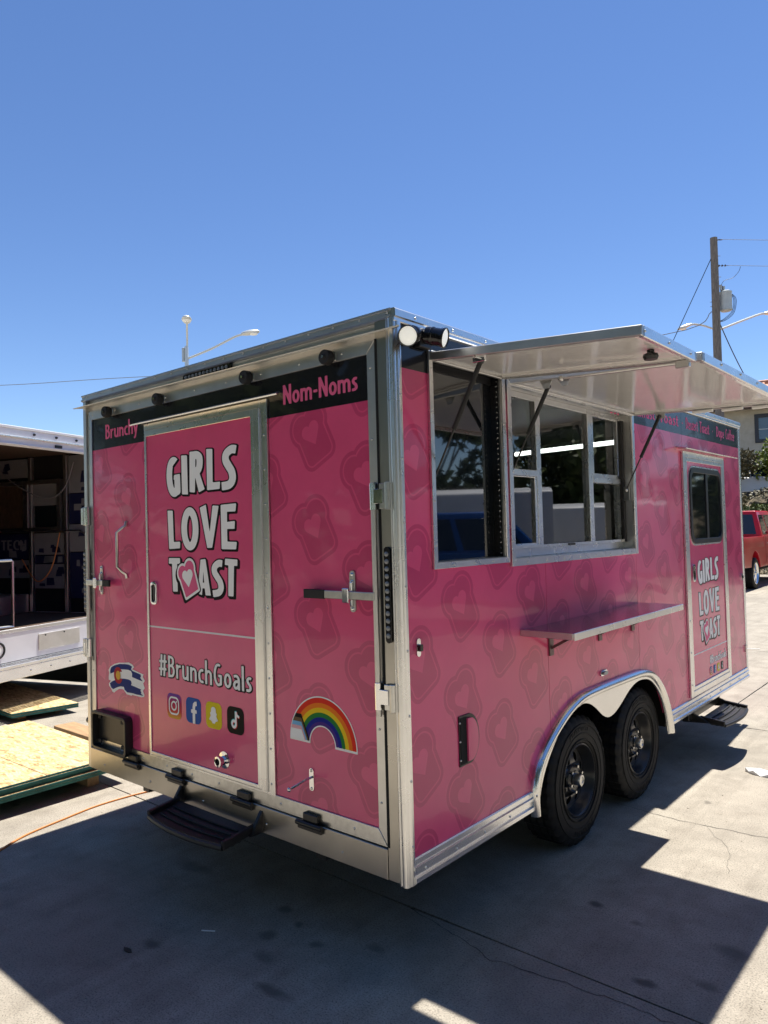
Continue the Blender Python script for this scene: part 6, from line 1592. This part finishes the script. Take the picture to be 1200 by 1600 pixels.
# ------------------------------------------------------------------ house on the terrace
H0, H1 = Vector((-10.6, 35.2, 0)), Vector((0.5, 37.6, 0))
hd = (H1 - H0).normalized(); hn = Vector((hd.y, -hd.x, 0))       # outward, towards the yard
HL = (H1 - H0).length
def hp(s, t, z): p = H0 + hd*s + hn*t; return (p.x, p.y, z)
def hb(s0, s1, t0, t1, z0, z1, mb=None): 
    mb = mb or MB()
    return mb.hexa([hp(s0, t0, z0), hp(s1, t0, z0), hp(s1, t1, z0), hp(s0, t1, z0), hp(s0, t0, z1), hp(s1, t0, z1), hp(s1, t1, z1), hp(s0, t1, z1)])
HO = thing('house', hp(5, -4, 2.7), 'beige stucco house with dark framed window and clay tiled roof', 'house')
ws = 3.42
HB = lambda n_, mb, m, par=HO, bev=0.0, **k: mb.build(n_, m, par, bev, **k)
HB('wall', MB().prism([[(0, 2.4), (HL, 2.4), (HL, 7.15), (0, 7.15)], [(ws, 5.62), (ws, 6.86), (ws+1.7, 6.86), (ws+1.7, 5.62)]], lambda u, v, d: hp(u, d, v), -0.25, 0.0), 'stucco', smooth=0)
HB('wall', hb(0, 0.25, -8, -0.251, 2.4, 7.15), 'stucco'); HB('wall', hb(HL-0.25, HL, -8, -0.251, 2.4, 7.15), 'stucco'); HB('wall', hb(0, HL, -8.25, -8.001, 2.4, 7.15), 'stucco')
wnd = HB('window', MB().prism([rect(ws-0.07, ws+1.77, 5.55, 6.93), list(reversed(rect(ws+0.10, ws+1.60, 5.72, 6.76)))], lambda u, v, d: hp(u, d, v), -0.04, 0.05), 'window_trim_dark', bev=0.01)
HB('pane', hb(ws+0.09, ws+1.61, -0.05, -0.03, 5.71, 6.77), 'house_glass', wnd)
HB('glazing_bar', hb(ws+0.10, ws+1.60, -0.029, -0.005, 6.18, 6.22), 'grey_enamel', wnd)
HB('soffit', hb(-0.55, HL+0.55, -8.7, 0.75, 7.151, 7.20), 'stucco')
HB('fascia', hb(-0.60, HL+0.60, 0.751, 0.80, 7.10, 7.34), 'dark_ply', bev=0.01)
rf_ = HB('roof', MB().add([hp(-0.6, 0.8, 7.36), hp(HL+0.6, 0.8, 7.36), hp(HL-3.4, -4.1, 9.05), hp(3.4, -4.1, 9.05), hp(-0.6, -9, 7.36), hp(HL+0.6, -9, 7.36)], [(0, 1, 2, 3), (1, 5, 2), (5, 4, 3, 2), (4, 0, 3)]), 'clay_tile', smooth=0)
rt = MB()
for q in range(int((HL+1.2)/0.30)):
    s_ = -0.45 + q*0.30
    t1 = min(1.0, max(0.05, min((s_+0.6)/4.0, (HL+0.6-s_)/4.0)))
    rt.tube([hp(s_, 0.84, 7.40), hp(s_, 0.8-4.9*t1, 7.38+1.69*t1)], 0.085, 6)
stuff(HB('roof_tiles', rt, 'clay_tile', rf_, smooth=60))
HB('ridge_tiles', MB().tube([hp(-0.6, 0.8, 7.42), hp(3.4, -4.1, 9.12), hp(HL-3.4, -4.1, 9.12), hp(HL+0.6, 0.8, 7.42)], 0.13, 8), 'clay_tile', rf_)
HB('weatherhead', MB().tube([hp(3.0, 0.3, 7.3), hp(3.0, 0.3, 8.55), hp(3.05, 0.42, 8.68), hp(3.1, 0.55, 8.60)], 0.05, 8), 'wire_black')
WH = Vector(hp(3.1, 0.55, 8.60))

# ------------------------------------------------------------------ utility pole, lamps, wires
UP = thing('utility_pole', (-7.30, 30.42, 2.6), 'weathered wooden utility pole with grey transformer rising behind the awning', 'utility pole')
pb_ = Vector((-7.38, 30.50, 2.4)); pt_ = Vector((-7.27, 30.31, 13.86))
UB = lambda n_, mb, m, par=UP, bev=0.0, **k: mb.build(n_, m, par, bev, **k)
UB('pole', MB().tube([pb_, pb_.lerp(pt_, 0.5), pt_], [0.19, 0.17, 0.145], 14), 'pole_wood')
tcx = Vector((-6.98, 30.66, 0))
tf = UB('transformer', MB().lathe([(0.0, 10.74), (0.20, 10.74), (0.245, 10.78), (0.245, 11.50), (0.255, 11.52), (0.255, 11.56), (0.14, 11.62), (0.0, 11.64)], tcx, (0, 0, 1), 24), 'grey_enamel')
UB('bushing', MB().lathe([(0.05, 11.6), (0.07, 11.68), (0.04, 11.72), (0.06, 11.78), (0.03, 11.84), (0.0, 11.9)], tcx + Vector((-0.12, -0.1, 0)), (0, 0, 1), 12), 'porcelain', tf)
UB('mount', MB().bar((-7.25, 30.45, 11.05), (-7.12, 30.56, 11.05), 0.08, 0.06).bar((-7.25, 30.45, 11.40), (-7.12, 30.56, 11.40), 0.08, 0.06), 'grey_enamel', tf)
UB('fuse_cutout', MB().cyl((-7.10, 30.52, 11.62), (-7.13, 30.50, 11.86), 0.045, n=8).cyl((-7.02, 30.6, 11.62), (-7.02, 30.6, 11.80), 0.045, n=8), 'grey_enamel')
for k, off in enumerate((0.0, 0.05, 0.10)):
    UB('lead_wire', MB().tube(cr([(-6.80+off*0.5, 30.80, 11.45), (-6.72+off, 30.86, 11.2), (-6.78+off*0.6, 30.82, 10.75-off), (-7.02, 30.62, 10.45-off), (-7.22, 30.45, 10.30)], 5), 0.012, 5), 'wire_black', tf)
UB('lead_wire', MB().tube(cr([(-6.45, 31.05, 12.62), (-6.52, 31.0, 12.40), (-6.72, 30.84, 12.15), (-7.0, 30.6, 12.03), (-7.12, 30.5, 11.78)], 6), 0.010, 5), 'wire_black')
for (z, L_, r_) in ((12.68, 0.42, 0.055), (13.79, 0.20, 0.035)):
    a = Vector((-7.24, 30.40, z)); dr = Vector((0.757, 0.653, 0))
    ins = MB().cyl(a, a + dr*(L_+0.12), 0.012, n=6)
    for q in range(3): ins.lathe([(0.012, 0), (r_, 0.02), (r_*0.5, 0.05), (0.012, 0.07)], a + dr*(0.10 + q*L_/3.2), dr, 12)
    UB('insulator', ins, 'porcelain')
for (z, s_) in ((11.15, -1), (10.95, -1), (12.2, 1), (13.1, 1)):
    UB('step_bolt', MB().cyl((-7.29, 30.37, z), (-7.29 + s_*0.20, 30.37 + s_*0.15, z), 0.012, n=6), 'wire_black')
def wire(pts, r, label, m='wire_grey'):
    return tag(MB().tube(pts, r, 5).build('overhead_wire', m, None), label, 'wire')
def sag(a, b_, s_, n=14):
    a, b_ = Vector(a), Vector(b_); return [a.lerp(b_, k/n) - Vector((0, 0, 4*s_*(k/n)*(1-k/n))) for k in range(n+1)]
wire(sag((-7.05, 30.50, 13.79), (18, 52, 14.2), 0.5), 0.010, 'topmost overhead wire running right from the pole top')
wire(sag((-6.85, 30.72, 12.68), (18, 52.3, 13.1), 0.5), 0.010, 'overhead wire running right from the string of insulators')
wire([(-7.36, 30.25, 13.04), (-8.727, 29.205, 9.561), (-10.9, 27.55, 4.0), (-11.8, 26.9, 1.6)], 0.016, 'steel guy wire slanting down left from the pole', 'wire_black')
wire(cr([(-7.448, 30.262, 10.737), (-9.659, 31.01, 10.35), (-20, 26.5, 10.0), (-34.089, 19.277, 10.607), (-41.894, 15.211, 10.782), (-52, 10.0, 11.4)], 6), 0.018, 'long overhead wire sagging left from the pole across the sky')
wire(sag((-7.22, 30.45, 10.30), WH, 0.10), 0.022, 'thick black service cable dropping from the pole to the house roof', 'wire_black')
def cobra(T, a, pts, r, par_name='arm'):
    """bracket arm and flat oval head"""
    arm = MB().tube(cr(pts, 5), r, 8).build(par_name, 'lamp_grey', T)
    return arm
def lamp_head(T, c, d, up=0.0):
    c = Vector(c); d = Vector(d).normalized(); s_ = d.cross(Vector((0, 0, 1))).normalized(); u = s_.cross(d)
    vs = []; fs = []; n, m = 12, 9
    for j in range(m + 1):
        t = j/m; wv = 0.06 + 0.13*math.sin(math.pi*min(1, t*0.78+0.1)); hv = 0.05 + 0.065*math.sin(math.pi*min(1, t*0.85+0.1))
        if j == m: wv *= 0.45; hv *= 0.45
        for i in range(n):
            a = 2*math.pi*i/n; vs.append(c + d*(t*0.72) + s_*wv*math.cos(a) + u*(hv*math.sin(a)*(1.0 if math.sin(a) > 0 else 0.7)))
    for j in range(m):
        for i in range(n): fs.append((j*n+i, j*n+(i+1) % n, (j+1)*n+(i+1) % n, (j+1)*n+i))
    fs += [tuple(range(n)), tuple(m*n+i for i in range(n))]
    h = MB().add(vs, fs).build('lamp_head', 'lamp_grey', T, smooth=50)
    MB().sphere(c + d*0.46 - u*0.055, 0.17, 12, 6, (1, 1, 0.35)).build('lens', 'frosted_lens', h)
LA = thing('street_lamp', (-22.70, 14.62, 0), 'pale street lamp with two arms showing above the trailer roof', 'street lamp')
MB().tube([(-22.70, 14.62, 0), (-22.69, 14.61, 9.35)], [0.12, 0.075], 12).build('post', 'lamp_grey', LA)
cobra(LA, None, [(-22.69, 14.61, 8.85), (-21.943, 15.245, 9.226), (-21.252, 15.822, 9.658), (-20.999, 16.037, 9.76)], 0.045)
lamp_head(LA, (-21.0, 16.03, 9.77), (0.525, 0.45, 0.09))
cobra(LA, None, [(-22.69, 14.61, 9.05), (-22.62, 14.60, 9.5), (-22.40, 14.45, 9.95), (-22.10, 14.25, 10.10)], 0.04)
lamp_head(LA, (-22.10, 14.25, 10.10), (0.75, -0.55, 0.05))
MB().box(-22.86, -22.74, 14.50, 14.60, 8.75, 9.30).build('control_box', 'grey_enamel', LA, 0.01)
LB = thing('street_lamp', (-8.86, 35.66, 2.7), 'grey street lamp whose two arms reach out behind the utility pole', 'street lamp')
MB().tube([(-8.86, 35.66, 2.5), (-8.86, 35.66, 11.4)], [0.12, 0.08], 12).build('post', 'lamp_grey', LB)
cobra(LB, None, [(-8.86, 35.66, 11.30), (-9.264, 35.267, 11.50), (-9.60, 34.97, 11.58), (-9.74, 34.856, 11.57)], 0.05)
lamp_head(LB, (-9.74, 34.86, 11.57), (-0.5, -0.43, -0.22))
cobra(LB, None, [(-8.86, 35.66, 11.22), (-7.822, 36.497, 11.70), (-7.2, 37.03, 11.98), (-7.0, 37.19, 12.02)], 0.055)
lamp_head(LB, (-7.0, 37.19, 12.02), (0.6, 0.52, 0.0))

# ------------------------------------------------------------------ trees: some mirrored in the glass and wrap, some added unseen to block sky
def tree(loc, h, w, label, seed, n=4200):
    rnd = random.Random(seed); T = thing('tree', (*loc, 0), label, 'tree', 'trees round the yard')
    x, y = loc; tk = MB().tube([(x, y, -0.1), (x+0.1, y, h*0.25), (x+0.2, y+0.1, h*0.6)], [0.22, 0.17, 0.06], 9); cw = MB()
    for k in range(11):
        a = rnd.uniform(0, 6.28); q = Vector((x + math.cos(a)*w*rnd.uniform(0.1, 0.42), y + math.sin(a)*w*rnd.uniform(0.1, 0.42), h*rnd.uniform(0.34, 0.86)))
        tk.tube([(x+0.1, y, h*rnd.uniform(0.2, 0.45)), q], [0.07, 0.02], 5)
        leaves(cw, q, (w*rnd.uniform(0.16, 0.30), w*rnd.uniform(0.16, 0.30), h*rnd.uniform(0.10, 0.18)), n//11, 0.25, rnd, 0.2)
    leaves(cw, (x, y, h*0.25), (w*0.4, w*0.4, h*0.22), n//4, 0.25, rnd, 0.2)
    tk.build('trunk', 'bark', T); cw.build('crown', 'leaf_green', T, smooth=0, fixn=False)
    return T
for k, (x, y, h, w, lab) in enumerate([
    (15.5, 13, 6.5, 6, 'dark green tree mirrored at the left of the menu screen'), (14.0, 19, 7.5, 7, 'dark green tree mirrored in the middle of the menu screen'),
    (10.5, 24, 7.5, 7, 'dark green tree mirrored in the serving window centre pane'), (18.5, 8, 7, 7, 'dark green tree mirrored in the glossy side panel near the corner'),
    (4.5, 25.5, 7, 6, 'dark green tree mirrored in the serving window far pane'), (13, -1, 8.5, 7, 'unseen dark green tree added right of the photographer to block sky light'),
    (9.5, -6.5, 9, 7, 'unseen dark green tree added behind the photographer to the right to block sky light'), (4.5, -9.0, 9.5, 7.5, 'unseen dark green tree added directly behind the photographer to block sky light'),
    (-1.5, -9.0, 9.5, 7.5, 'unseen dark green tree added behind the photographer, left of centre, to block sky light'), (-7.5, -8.5, 9.5, 7.5, 'unseen dark green tree added behind the photographer to the left to block sky light'),
    (-13.5, -8, 9, 7.5, 'unseen dark green tree added far left behind the photographer to block sky light')]):
    tree((x, y), h, w, lab, 100 + k)
